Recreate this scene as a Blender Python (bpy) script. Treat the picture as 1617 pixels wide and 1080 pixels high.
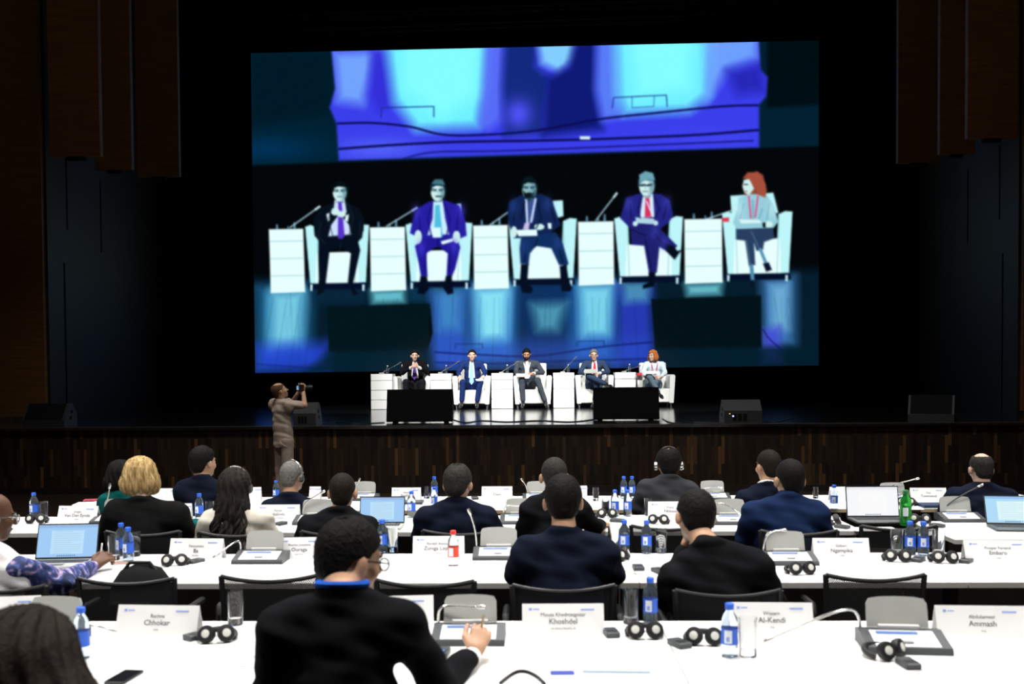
import bpy, bmesh, math, random
import numpy as np
from mathutils import Vector, Matrix, Euler

for o in list(bpy.data.objects):
    bpy.data.objects.remove(o)
SC = bpy.context.scene
COL = SC.collection
random.seed(7)
NR = np.random.RandomState(11)
R = math.radians

# ---------------------------------------------------------------- camera
F, PPX, PPY = 1572.0, 808.5, 634.0            # focal length and principal point in photo pixels (1617 x 1080)
CAM = Vector((0, 0, 1.8))
CROT = (Matrix.Rotation(R(1.5), 3, 'Z') @ Matrix.Rotation(R(90 - 1.6), 3, 'X') @ Matrix.Rotation(-0.007, 3, 'Z'))
cd = bpy.data.cameras.new('camera')
cd.sensor_width = 36.0
cd.lens = F / 1617 * 36
cd.shift_y = (PPY - 540) / 1617
cd.clip_end = 200
cd.dof.use_dof = True
cd.dof.focus_distance = 13.0
cd.dof.aperture_fstop = 3.2
cam = bpy.data.objects.new('camera', cd)
cam.matrix_world = Matrix.Translation(CAM) @ CROT.to_4x4()
COL.objects.link(cam)
SC.camera = cam

def ray(px, py):
    return CROT @ Vector(((px - PPX) / F, -(py - PPY) / F, -1.0))
def W(px, py, Y):                              # pixel on the upright plane at depth Y
    d = ray(px, py); t = (Y - CAM.y) / d.y
    return CAM + d * t
def G(px, py, z):                              # pixel on the level plane at height z
    d = ray(px, py); t = (z - CAM.z) / d.z
    return CAM + d * t

# ---------------------------------------------------------------- world, lights, exposure
SC.view_settings.view_transform = 'Standard'
SC.view_settings.look = 'None'
SC.view_settings.exposure = 0.0
SC.view_settings.gamma = 1.0
SC.view_settings.use_curve_mapping = False
wd = bpy.data.worlds.new('hall_dark'); SC.world = wd; wd.use_nodes = True
wd.node_tree.nodes['Background'].inputs['Color'].default_value = (1.0, 0.9, 0.8, 1)
wd.node_tree.nodes['Background'].inputs['Strength'].default_value = 0.004

def area(name, loc, size, power, target=None, spread=110, color=(1, .97, .93)):
    l = bpy.data.lights.new(name, 'AREA'); l.energy = power; l.size = size; l.color = color; l.spread = R(spread)
    o = bpy.data.objects.new(name, l); o.location = loc; COL.objects.link(o)
    if target is not None:
        o.rotation_euler = (Vector(target) - Vector(loc)).to_track_quat('-Z', 'Y').to_euler()
    return o
def spot(name, loc, target, power, ang, blend=.5, color=(1, .98, .95), rad=.15):
    l = bpy.data.lights.new(name, 'SPOT'); l.energy = power; l.spot_size = R(ang); l.spot_blend = blend; l.color = color
    l.shadow_soft_size = rad
    o = bpy.data.objects.new(name, l); o.location = loc; COL.objects.link(o)
    o.rotation_euler = (Vector(target) - Vector(loc)).to_track_quat('-Z', 'Y').to_euler()
    return o
# hall downlights over the delegates' tables, plus an added fill row nearer the stage
for lx in (-4.2, 0.0, 4.2):
    for ly in (2.4, 5.4, 8.4):
        area('downlight_and_fill', (lx, ly, 6.6), .9, 104, spread=105)
    area('downlight_and_fill', (lx, 12.3, 7.5), .9, 95, spread=120)  # unseen lamps added to brighten the photographer and the stage front
# stage wash from the lighting bridge
for lx in (-5.0, -1.6, 1.6, 5.0):
    spot('stage_wash_light', (lx, 14.0, 8.5), (lx * .5 - .3, 22.6, 1.6), 4000, 30, .5)

# ---------------------------------------------------------------- materials
MATS = {}
def mat(name, color, rough=.6, metal=0.0, spec=.5, bump=0.0, bscale=200., var=0.0, vscale=12., coat=0., trans=0., ior=1.45, sheen=0.):
    if name in MATS: return MATS[name]
    m = bpy.data.materials.new(name); m.use_nodes = True
    nt = m.node_tree; b = nt.nodes['Principled BSDF']
    b.inputs['Base Color'].default_value = (*color, 1)
    b.inputs['Roughness'].default_value = rough
    b.inputs['Metallic'].default_value = metal
    b.inputs['Specular IOR Level'].default_value = spec
    b.inputs['IOR'].default_value = ior
    b.inputs['Coat Weight'].default_value = coat
    b.inputs['Transmission Weight'].default_value = trans
    b.inputs['Sheen Weight'].default_value = sheen
    if bump or var:
        tc = nt.nodes.new('ShaderNodeTexCoord')
    if bump:
        n = nt.nodes.new('ShaderNodeTexNoise'); n.inputs['Scale'].default_value = bscale; n.inputs['Detail'].default_value = 3
        bp = nt.nodes.new('ShaderNodeBump'); bp.inputs['Strength'].default_value = bump; bp.inputs['Distance'].default_value = .01
        nt.links.new(tc.outputs['Object'], n.inputs['Vector']); nt.links.new(n.outputs['Fac'], bp.inputs['Height'])
        nt.links.new(bp.outputs['Normal'], b.inputs['Normal'])
    if var:
        n = nt.nodes.new('ShaderNodeTexNoise'); n.inputs['Scale'].default_value = vscale; n.inputs['Detail'].default_value = 4
        nt.links.new(tc.outputs['Object'], n.inputs['Vector'])
        cr = nt.nodes.new('ShaderNodeValToRGB')
        cr.color_ramp.elements[0].position = .3; cr.color_ramp.elements[1].position = .7
        cr.color_ramp.elements[0].color = (*[c * (1 - var) for c in color], 1)
        cr.color_ramp.elements[1].color = (*[min(1, c * (1 + var)) for c in color], 1)
        nt.links.new(n.outputs['Fac'], cr.inputs['Fac']); nt.links.new(cr.outputs['Color'], b.inputs['Base Color'])
    MATS[name] = m
    return m
def emit(name, color, strength=1.0):
    if name in MATS: return MATS[name]
    m = bpy.data.materials.new(name); m.use_nodes = True
    nt = m.node_tree; b = nt.nodes['Principled BSDF']
    b.inputs['Base Color'].default_value = (.01, .01, .01, 1); b.inputs['Roughness'].default_value = .3
    b.inputs['Emission Color'].default_value = (*color, 1); b.inputs['Emission Strength'].default_value = strength
    MATS[name] = m
    return m
def s2l(c):                                     # 0-255 display colour to linear
    return tuple(((v / 255) / 12.92 if v / 255 <= .04045 else ((v / 255 + .055) / 1.055) ** 2.4) for v in c)

def plank_mat(name, cols, vertical, pw, pl, rough, spec, gloss_var=0.0, pos=None):
    # staggered strip boards: colour per board, from the Brick texture's cell mix
    m = bpy.data.materials.new(name); m.use_nodes = True
    nt = m.node_tree; b = nt.nodes['Principled BSDF']
    tc = nt.nodes.new('ShaderNodeTexCoord'); mp = nt.nodes.new('ShaderNodeMapping')
    nt.links.new(tc.outputs['Object'], mp.inputs['Vector'])
    if vertical:
        mp.inputs['Rotation'].default_value = (R(90), 0, R(90))
    br = nt.nodes.new('ShaderNodeTexBrick')
    br.offset = .37; br.offset_frequency = 2; br.squash = 1.0
    br.inputs['Scale'].default_value = 1.0; br.inputs['Brick Width'].default_value = pl; br.inputs['Row Height'].default_value = pw
    br.inputs['Mortar Size'].default_value = .002; br.inputs['Mortar Smooth'].default_value = .2
    br.inputs['Color1'].default_value = (0, 0, 0, 1); br.inputs['Color2'].default_value = (1, 1, 1, 1); br.inputs['Mortar'].default_value = (0, 0, 0, 1)
    br.inputs['Bias'].default_value = 0
    sx = nt.nodes.new('ShaderNodeSeparateXYZ'); nt.links.new(tc.outputs['Object'], sx.inputs['Vector'])
    cx = nt.nodes.new('ShaderNodeCombineXYZ')
    if vertical:   # boards stand upright: run along z, stack along x
        nt.links.new(sx.outputs['Z'], cx.inputs['X']); nt.links.new(sx.outputs['X'], cx.inputs['Y'])
    else:
        nt.links.new(sx.outputs['X'], cx.inputs['X']); nt.links.new(sx.outputs['Y'], cx.inputs['Y'])
    nt.links.new(cx.outputs['Vector'], br.inputs['Vector'])
    cr = nt.nodes.new('ShaderNodeValToRGB')
    els = cr.color_ramp.elements
    els[0].position = 0; els[0].color = (*cols[0], 1); els[1].position = 1; els[1].color = (*cols[-1], 1)
    for i, c in enumerate(cols[1:-1]):
        e = els.new(pos[i] if pos else (i + 1) / (len(cols) - 1)); e.color = (*c, 1)
    nt.links.new(br.outputs['Color'], cr.inputs['Fac'])
    n = nt.nodes.new('ShaderNodeTexNoise'); n.inputs['Scale'].default_value = 4; n.inputs['Detail'].default_value = 5
    mp2 = nt.nodes.new('ShaderNodeMapping'); nt.links.new(cx.outputs['Vector'], mp2.inputs['Vector'])
    mp2.inputs['Scale'].default_value = (1, 14, 1)
    nt.links.new(mp2.outputs['Vector'], n.inputs['Vector'])
    mx = nt.nodes.new('ShaderNodeMixRGB'); mx.blend_type = 'MULTIPLY'; mx.inputs['Fac'].default_value = .7
    nt.links.new(cr.outputs['Color'], mx.inputs['Color1']); nt.links.new(n.outputs['Color'], mx.inputs['Color2'])
    nt.links.new(mx.outputs['Color'], b.inputs['Base Color'])
    b.inputs['Roughness'].default_value = rough; b.inputs['Specular IOR Level'].default_value = spec
    if gloss_var:
        mr = nt.nodes.new('ShaderNodeMapRange'); mr.inputs['To Min'].default_value = rough - gloss_var; mr.inputs['To Max'].default_value = rough + gloss_var
        nt.links.new(n.outputs['Fac'], mr.inputs['Value']); nt.links.new(mr.outputs['Result'], b.inputs['Roughness'])
    MATS[name] = m
    return m

M_WHITE_TOP = mat('white_laminate', (.82, .82, .81), .45, spec=.4)
M_TABLE_EDGE = mat('grey_edge_band', (.5, .49, .47), .5)
M_BEIGE_EDGE = mat('beige_edge_band', (.55, .42, .26), .5)
M_METAL_DK = mat('dark_metal', (.03, .03, .03), .4, .6)
M_PANEL = mat('modesty_panel_grey', (.16, .15, .135), .6)
M_BLACK = mat('black_plastic', (.012, .012, .013), .45)
M_BLACKM = mat('matte_black', (.006, .006, .007), .9, spec=.1)
M_GREYPL = mat('grey_plastic', (.40, .41, .385), .5)
M_DGREY = mat('charcoal_plastic', (.05, .055, .06), .4)
M_SILVER = mat('silver_metal', (.7, .7, .68), .25, .9)
M_PAPER = mat('white_card', (.82, .82, .82), .7, spec=.2)
M_INK = mat('grey_print', (.10, .10, .11), .8)
M_INKB = mat('blue_print', (.25, .35, .75), .8)
M_CAPB = mat('blue_cap', (.02, .13, .75), .4)
M_CAPR = mat('red_cap', (.75, .03, .02), .4)
M_LABEL = mat('blue_bottle_label', (.03, .13, .7), .4)
M_LABELW = mat('white_bottle_label', (.75, .8, .85), .5)
M_LABELR = mat('red_bottle_label', (.75, .06, .03), .5)
M_PET = mat('clear_blue_plastic', (.72, .86, .97), .05, trans=.95, ior=1.2)
M_PETW = mat('clear_plastic', (.95, .97, 1), .05, trans=.97, ior=1.2)
M_PETG = mat('green_plastic', (.05, .55, .08), .1, trans=.75, ior=1.3)
M_GLASS = mat('clear_glass', (.97, .98, .98), .02, trans=1.0, ior=1.35)
M_PAD = mat('pale_ear_pad', (.62, .62, .58), .5)
M_WLEATHER = mat('white_leather', (.86, .87, .84), .45, bump=.1, bscale=90)
M_WLAM = mat('white_lacquer', (.86, .87, .86), .3)
M_SPK = mat('speaker_black', (.02, .02, .022), .6, bump=.3, bscale=300)

# ---------------------------------------------------------------- mesh helpers
class MB:
    def __init__(s): s.v = []; s.f = []
    def add(s, vs, fs):
        o = len(s.v); s.v += [tuple(v) for v in vs]; s.f += [tuple(i + o for i in f) for f in fs]; return s
    def box(s, c, d, rot=None, taper=None):
        hx, hy, hz = d[0] / 2, d[1] / 2, d[2] / 2
        vs = []
        for z in (-hz, hz):
            k = 1 if (taper is None or z < 0) else taper
            for x, y in ((-hx, -hy), (hx, -hy), (hx, hy), (-hx, hy)):
                v = Vector((x * k, y * k, z))
                if rot is not None: v = rot @ v
                vs.append(v + Vector(c))
        return s.add(vs, [(3, 2, 1, 0), (4, 5, 6, 7), (0, 1, 5, 4), (1, 2, 6, 5), (2, 3, 7, 6), (3, 0, 4, 7)])
    def rbox(s, c, d, r=.01, rot=None):         # box with rounded vertical edges and softened top
        n = 3; prof = []
        for cx, cy, a0 in ((d[0]/2-r, d[1]/2-r, 0), (-d[0]/2+r, d[1]/2-r, 90), (-d[0]/2+r, -d[1]/2+r, 180), (d[0]/2-r, -d[1]/2+r, 270)):
            for i in range(n + 1):
                a = R(a0 + 90 * i / n); prof.append((cx, cy, math.cos(a), math.sin(a)))
        rings = [(-d[2]/2, r*.6), (-d[2]/2 + r*.4, r), (d[2]/2 - r*.4, r), (d[2]/2, r*.6)]
        vs = []
        for z, rr in rings:
            for cx, cy, ca, sa in prof:
                v = Vector((cx + ca*rr, cy + sa*rr, z))
                if rot is not None: v = rot @ v
                vs.append(v + Vector(c))
        m = len(prof); fs = []
        for k in range(3):
            for i in range(m): j = (i+1) % m; fs.append((k*m+i, k*m+j, (k+1)*m+j, (k+1)*m+i))
        fs.append(tuple(range(m))[::-1]); fs.append(tuple(range(3*m, 4*m)))
        return s.add(vs, fs)
    def prism(s, pts, y0, y1, axis='y'):         # polygon in (a, b) extruded along the axis
        n = len(pts)
        def mk(a, b, t): return {'y': (a, t, b), 'x': (t, a, b), 'z': (a, b, t)}[axis]
        vs = [mk(a, b, y0) for a, b in pts] + [mk(a, b, y1) for a, b in pts]
        fs = [tuple(range(n)), tuple(range(2*n-1, n-1, -1))] + [(i, i+n, (i+1) % n + n, (i+1) % n) for i in range(n)]
        return s.add(vs, fs)
    def lathe(s, prof, c=(0, 0, 0), n=20, cap=True):
        vs = []
        for r, z in prof:
            for i in range(n):
                a = 2*math.pi*i/n; vs.append((c[0] + r*math.cos(a), c[1] + r*math.sin(a), c[2] + z))
        fs = []
        for k in range(len(prof)-1):
            for i in range(n): j = (i+1) % n; fs.append((k*n+i, k*n+j, (k+1)*n+j, (k+1)*n+i))
        if cap:
            fs.append(tuple(range(n))[::-1]); fs.append(tuple(range((len(prof)-1)*n, len(prof)*n)))
        return s.add(vs, fs)
    def tube(s, pts, r, n=8, flat=1.0):
        pts = [Vector(p) for p in pts]; N = len(pts)
        rs = r if isinstance(r, (list, tuple)) else [r]*N
        T = [(pts[min(i+1, N-1)] - pts[max(i-1, 0)]).normalized() for i in range(N)]
        u = T[0].orthogonal().normalized(); vs = []
        for i in range(N):
            u = (u - T[i]*u.dot(T[i])).normalized(); w = T[i].cross(u)
            for k in range(n):
                a = 2*math.pi*k/n; vs.append(pts[i] + (u*math.cos(a) + w*math.sin(a)*flat)*rs[i])
        fs = []
        for k in range(N-1):
            for i in range(n): j = (i+1) % n; fs.append((k*n+i, k*n+j, (k+1)*n+j, (k+1)*n+i))
        fs.append(tuple(range(n))[::-1]); fs.append(tuple(range((N-1)*n, N*n)))
        return s.add(vs, fs)
    def quad(s, a, b, c, d): return s.add([a, b, c, d], [(0, 1, 2, 3)])
    def mesh(s, name, smooth=False):
        me = bpy.data.meshes.new(name); me.from_pydata(s.v, [], s.f); me.update()
        bm = bmesh.new(); bm.from_mesh(me); bmesh.ops.recalc_face_normals(bm, faces=bm.faces); bm.to_mesh(me); bm.free()
        if smooth:
            me.polygons.foreach_set('use_smooth', [True]*len(me.polygons))
            try: me.set_sharp_from_angle(angle=R(40))
            except Exception: pass
        return me
    def build(s, name, m, parent=None, smooth=False):
        return obj(name, s.mesh(name, smooth), m, parent)
def obj(name, me, m, parent=None, loc=None, rz=None):
    if m is not None and not me.materials: me.materials.append(m)
    o = bpy.data.objects.new(name, me); COL.objects.link(o)
    if parent is not None: o.parent = parent
    if loc is not None: o.location = loc
    if rz is not None: o.rotation_euler[2] = rz
    return o
def thing(name, label, cat, loc=(0, 0, 0), rz=0.0, group=None):
    o = bpy.data.objects.new(name, None); COL.objects.link(o); o.empty_display_size = .1
    o.location = loc; o.rotation_euler[2] = rz; o['label'] = label; o['category'] = cat
    if group: o['group'] = group
    return o
def tag(o, label, cat, group=None):
    o['label'] = label; o['category'] = cat
    if group: o['group'] = group
    return o
def struct(o): o['kind'] = 'structure'; return o
def bez(p0, p1, p2, p3, n=12):
    p0, p1, p2, p3 = map(Vector, (p0, p1, p2, p3)); out = []
    for i in range(n+1):
        t = i/n; out.append(p0*(1-t)**3 + p1*3*t*(1-t)**2 + p2*3*t*t*(1-t) + p3*t**3)
    return out
TXT = {}
def text_mesh(body, size, bold=False):
    key = (body, size)
    if key in TXT: return TXT[key]
    cu = bpy.data.curves.new('text', 'FONT'); cu.body = body; cu.size = size; cu.align_x = 'CENTER'; cu.align_y = 'CENTER'; cu.resolution_u = 2
    cu.extrude = .0002
    if bold: cu.offset = size*.005
    o = bpy.data.objects.new('text', cu); COL.objects.link(o)
    dg = bpy.context.evaluated_depsgraph_get(); dg.update()
    me = bpy.data.meshes.new_from_object(o.evaluated_get(dg))
    bpy.data.objects.remove(o); bpy.data.curves.remove(cu)
    TXT[key] = me
    return me
# ================================================================ SETTING
ST_Y, ST_Z = 15.05, 1.02                     # stage front and stage height
m_front = plank_mat('stage_front_strips', [(.016, .010, .007), (.030, .017, .010), (.040, .022, .012), (.055, .029, .014), (.20, .10, .034)], True, .052, .42, .55, .3, pos=(.35, .65, .86))
m_stage = plank_mat('stage_floor_boards', [(.010, .010, .010), (.016, .015, .014), (.022, .020, .018)], False, .11, 1.6, .13, .85, .04)
m_floor = plank_mat('hall_floor_boards', [(.02, .012, .009), (.03, .018, .012), (.035, .02, .014)], False, .12, 1.2, .4, .4)
def wood_panel_mat(name, c1, c2):
    m = bpy.data.materials.new(name); m.use_nodes = True; nt = m.node_tree; b = nt.nodes['Principled BSDF']
    tc = nt.nodes.new('ShaderNodeTexCoord'); mp = nt.nodes.new('ShaderNodeMapping'); mp.inputs['Scale'].default_value = (1, 1, 22)
    n = nt.nodes.new('ShaderNodeTexNoise'); n.inputs['Scale'].default_value = 1.5; n.inputs['Detail'].default_value = 6
    cr = nt.nodes.new('ShaderNodeValToRGB'); cr.color_ramp.elements[0].position = .3; cr.color_ramp.elements[1].position = .7
    cr.color_ramp.elements[0].color = (*c1, 1); cr.color_ramp.elements[1].color = (*c2, 1)
    nt.links.new(tc.outputs['Object'], mp.inputs['Vector']); nt.links.new(mp.outputs['Vector'], n.inputs['Vector'])
    nt.links.new(n.outputs['Fac'], cr.inputs['Fac']); nt.links.new(cr.outputs['Color'], b.inputs['Base Color'])
    b.inputs['Roughness'].default_value = .6; b.inputs['Specular IOR Level'].default_value = .2
    MATS[name] = m
    return m
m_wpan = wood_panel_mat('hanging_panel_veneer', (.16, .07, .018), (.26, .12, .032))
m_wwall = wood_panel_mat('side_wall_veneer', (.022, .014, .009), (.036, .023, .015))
m_curtain = mat('black_stage_cloth', (.004, .004, .005), .95, spec=.05)

struct(MB().box((0, 7.0, -.05), (26, 22, .1)).build('floor', m_floor))
stf = struct(MB().box((0, ST_Y + .03, ST_Z/2 - .02), (26, .06, ST_Z - .04)).build('wall_stage_front', m_front))
struct(MB().box((0, ST_Y - .012, .05), (26, .024, .10)).build('baseboard_stage', mat('dark_base', (.012, .008, .006), .6)))
struct(MB().box((0, ST_Y + 8.0, ST_Z - .02), (26, 16.1, .04)).build('floor_stage', m_stage))
struct(MB().box((0, ST_Y - .03, ST_Z - .006), (26, .035, .03)).build('trim_stage_edge', mat('stage_nosing', (.06, .05, .045), .35)))
struct(MB().box((0, 29.6, 7), (26, .1, 14)).build('wall_back', m_curtain))
struct(MB().box((0, 20, 13.6), (26, 20, .1)).build('ceiling', m_curtain))
def side_wall(name, s, a, b):
    ax, ay = a; bx, by = b
    L = math.hypot(bx-ax, by-ay); ang = math.atan2(by-ay, bx-ax)
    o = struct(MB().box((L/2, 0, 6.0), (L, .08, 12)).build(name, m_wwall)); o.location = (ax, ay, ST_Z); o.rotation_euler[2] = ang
    sl = -1 if s < 0 else 1
    for t, z0, z1 in ((.10, 3.55, 4.9), (.30, 3.4, 4.9), (.08, 0.02, 2.9)):
        g = MB().box((L*t, .045*sl, (z0+z1)/2), (.05, .012, z1-z0)).build('panel_joint', M_BLACKM, o)
    return o
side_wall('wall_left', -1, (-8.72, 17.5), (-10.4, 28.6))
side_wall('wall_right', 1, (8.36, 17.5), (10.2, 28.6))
for s, nm in ((-1, 'wall_side_left'), (1, 'wall_side_right')):
    o = struct(MB().box((s*10.4, 11.5, 6.5), (.1, 12, 13)).build(nm, m_wpan))
    struct(MB().box((s*(9.62 if s < 0 else 9.26), 17.45, 6.6), (1.8, .1, 11)).build('wall_return' + ('_left' if s < 0 else '_right'), m_wpan))
# hanging acoustic panels, three a side, stepping down towards the back
def hang(x0, x1, ybot, Y, label):
    a = W(x0, ybot, Y); b = W(x1, ybot, Y)
    z0 = a.z; z1 = 12.4
    t = thing('hanging_panel', label, 'panel', ((a.x+b.x)/2, Y, z0), 0, 'hanging wooden panels beside the stage')
    w = b.x - a.x
    MB().rbox((0, .06, (z1-z0)/2), (w, .12, z1-z0), .01).build('board', m_wpan, t)
    c = MB()
    for sx in (-.35, .35): c.tube([(w*sx, .06, z1-z0), (w*sx, .06, 13.5-z0)], .012, 6)
    c.build('suspension_cable', M_METAL_DK, t)
    MB().box((0, .06, -.03), (w*.35, .08, .06)).build('bottom_bracket', M_BLACKM, t)
hang(78, 158, 247, 16.4, 'orange-brown hanging wood panel nearest the left wall, its lower edge the highest there')
hang(150, 208, 268, 18.2, 'narrow brown hanging wood panel between two others on the left')
hang(216, 283, 279, 20.0, 'dim hanging wood panel on the left, next to the black stage cloth')
hang(1418, 1484, 257, 20.0, 'dim hanging wood panel on the right, next to the black stage cloth')
hang(1484, 1540, 243, 18.2, 'narrow brown hanging wood panel between two others on the right')
hang(1528, 1608, 218, 16.4, 'orange-brown hanging wood panel nearest the right wall')

# ================================================================ LED SCREEN
SCY = 26.0
# corners on a plane whose right end stands a little nearer, with a slight tilt in its own plane
qTL, qTR, qBR, qBL = W(396, 84, SCY+.2), W(1293, 64, SCY-.2), W(1293, 577, SCY-.2), W(403, 589, SCY+.2)
NXs, NYs = 672, 384
def hom(src, dst):
    A = []; B = []
    for (x, y), (u, v) in zip(src, dst):
        A.append([x, y, 1, 0, 0, 0, -u*x, -u*y]); B.append(u)
        A.append([0, 0, 0, x, y, 1, -v*x, -v*y]); B.append(v)
    h = np.linalg.solve(np.array(A, float), np.array(B, float)); return np.append(h, 1).reshape(3, 3)
Hs = hom([(396, 84), (1293, 64), (1293, 577), (403, 589)], [(0, 0), (NXs-1, 0), (NXs-1, NYs-1), (0, NYs-1)])
def cv(p):
    q = Hs @ np.array([p[0], p[1], 1.0]); return q[0]/q[2], q[1]/q[2]
PXS = (NXs-1)/893.0                              # canvas cells per photo pixel
IMG = np.zeros((NYs, NXs, 3), np.float32)
YY, XX = np.mgrid[0:NYs, 0:NXs].astype(np.float32)
def blend(sl, a, col):
    c = np.array(col, np.float32)
    IMG[sl] = IMG[sl]*(1-a[..., None]) + c*a[..., None]
def box_of(pts, m):
    xs = [p[0] for p in pts]; ys = [p[1] for p in pts]
    x0 = max(0, int(min(xs)-m)); x1 = min(NXs, int(max(xs)+m)+2); y0 = max(0, int(min(ys)-m)); y1 = min(NYs, int(max(ys)+m)+2)
    return (slice(y0, y1), slice(x0, x1)) if x1 > x0 and y1 > y0 else None
def segd(X, Y, a, b):
    dx, dy = b[0]-a[0], b[1]-a[1]; L = dx*dx+dy*dy+1e-9
    t = np.clip(((X-a[0])*dx+(Y-a[1])*dy)/L, 0, 1)
    return np.hypot(X-a[0]-t*dx, Y-a[1]-t*dy)
def poly(pts, col, soft=1.2, alpha=1.0):
    P = [cv(p) for p in pts]; s = soft*PXS; sl = box_of(P, s+2)
    if sl is None: return
    X, Y = XX[sl], YY[sl]; d = np.full(X.shape, 1e9, np.float32); ins = np.zeros(X.shape, bool)
    n = len(P)
    for i in range(n):
        a, b = P[i], P[(i+1) % n]; d = np.minimum(d, segd(X, Y, a, b))
        c = ((a[1] > Y) != (b[1] > Y)) & (X < (b[0]-a[0])*(Y-a[1])/(b[1]-a[1]+1e-9)+a[0]); ins ^= c
    sd = np.where(ins, -d, d)
    blend(sl, (np.clip(.5 - sd/(2*s), 0, 1)*alpha).astype(np.float32), col)
def line(pts, w, col, alpha=1.0, soft=.8):
    P = [cv(p) for p in pts]; r = w*PXS/2; s = soft*PXS; sl = box_of(P, r+s+2)
    if sl is None: return
    X, Y = XX[sl], YY[sl]; d = np.full(X.shape, 1e9, np.float32)
    for a, b in zip(P[:-1], P[1:]): d = np.minimum(d, segd(X, Y, a, b))
    blend(sl, (np.clip(.5 - (d-r)/(2*s), 0, 1)*alpha).astype(np.float32), col)
def glow(c, rx, ry, col, alpha=1.0, p=1.0):
    x, y = cv(c); rx *= PXS; ry *= PXS
    sl = box_of([(x-2.6*rx, y-2.6*ry), (x+2.6*rx, y+2.6*ry)], 1)
    if sl is None: return
    e = ((XX[sl]-x)/rx)**2 + ((YY[sl]-y)/ry)**2
    blend(sl, (np.exp(-e**p)*alpha).astype(np.float32), col)
def oval(c, rx, ry, col, alpha=1.0, soft=.8):
    poly([(c[0]+rx*math.cos(t*math.pi/9), c[1]+ry*math.sin(t*math.pi/9)) for t in range(18)], col, soft, alpha)

IMG[:] = (3, 9, 14)
# upper strip: the blurred stage projected again
poly([(380, 60), (1300, 60), (1300, 231), (396, 262)], (0, 32, 48), 2)
poly([(396, 80), (530, 80), (530, 180), (396, 200)], (0, 26, 40), 8)
poly([(1212, 60), (1300, 60), (1300, 165), (1212, 170)], (0, 14, 20), 4)
glow((420, 235), 90, 22, (0, 60, 110), .6)
TOPP = [(525, 78), (1199, 62), (1202, 110), (1213, 122), (1211, 152), (1200, 165), (1200, 233), (537, 253), (533, 195), (522, 170), (531, 140)]
poly(TOPP, (58, 62, 235), 2.5)
keep = IMG.copy()
for pts, col, so, al in [([(528, 82), (598, 80), (585, 130), (575, 165), (535, 160)], (120, 175, 255), 12, .9), ([(588, 78), (618, 78), (622, 165), (600, 175), (585, 150)], (50, 45, 215), 9, .9),
                         ([(612, 70), (772, 66), (768, 140), (758, 200), (660, 205), (625, 160)], (112, 242, 255), 13, 1), ([(640, 70), (760, 66), (755, 150), (700, 185), (640, 140)], (132, 255, 255), 16, 1),
                         ([(772, 66), (800, 66), (795, 190), (775, 205), (762, 200)], (95, 120, 250), 9, .8), ([(800, 66), (852, 66), (850, 105), (870, 122), (860, 210), (800, 215), (796, 140)], (16, 40, 120), 9, .95),
                         ([(852, 64), (912, 64), (908, 95), (885, 113), (858, 100)], (130, 205, 255), 8, 1), ([(912, 64), (946, 64), (944, 150), (955, 205), (860, 215), (866, 125), (900, 105)], (12, 24, 112), 9, .95),
                         ([(946, 62), (985, 62), (985, 185), (955, 190), (944, 140)], (95, 140, 250), 9, .8), ([(975, 60), (1128, 58), (1122, 150), (1090, 175), (990, 180), (978, 150)], (112, 240, 255), 13, 1),
                         ([(1000, 60), (1095, 58), (1090, 140), (1010, 150)], (132, 255, 255), 15, 1), ([(1115, 58), (1200, 56), (1198, 92), (1150, 110), (1118, 160)], (115, 170, 255), 12, .9),
                         ([(1150, 112), (1205, 100), (1210, 145), (1165, 150)], (35, 35, 175), 12, .85)]:
    poly(pts, col, so, al)
glow((822, 180), 22, 24, (85, 85, 255), .9); glow((600, 235), 70, 18, (95, 115, 255), .6); glow((1120, 215), 80, 16, (70, 70, 245), .6)
def curve(pts, n=10):
    out = []
    for i in range(len(pts)-1):
        p0 = pts[max(i-1, 0)]; p1 = pts[i]; p2 = pts[i+1]; p3 = pts[min(i+2, len(pts)-1)]
        for k in range(n):
            t = k/n
            out.append(tuple(.5*((2*p1[j]) + (-p0[j]+p2[j])*t + (2*p0[j]-5*p1[j]+4*p2[j]-p3[j])*t*t + (-p0[j]+3*p1[j]-3*p2[j]+p3[j])*t**3) for j in (0, 1)))
    return out + [pts[-1]]
DK = (10, 10, 80)
line(curve([(534, 195), (590, 194), (650, 200), (700, 212), (760, 213), (850, 206), (950, 188), (1040, 178), (1140, 168), (1200, 166)]), 3.5, DK, .9)
line(curve([(537, 235), (620, 229), (720, 224), (850, 222), (960, 219), (1100, 213), (1200, 205)]), 4, DK, .9)
line(curve([(640, 250), (690, 240), (800, 238), (1000, 230), (1190, 222)]), 3, DK, .6)
line([(604, 186), (605, 170), (688, 168), (688, 184)], 1.6, (20, 40, 140), .9)
line([(970, 170), (972, 154), (1055, 150), (1056, 168)], 1.6, (20, 40, 140), .9); line([(1001, 152), (1001, 170), (1035, 168), (1036, 152)], 1.2, (30, 60, 170), .8)
poly([(919, 215), (935, 215), (935, 220), (919, 220)], (225, 250, 255), 1)
mask = np.zeros((NYs, NXs), np.float32)
tmp = IMG.copy(); IMG[:] = 0; poly(TOPP, (1, 1, 1), 2.0); mask = IMG[..., :1].copy(); IMG[:] = keep*(1-mask) + tmp*mask
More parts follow.
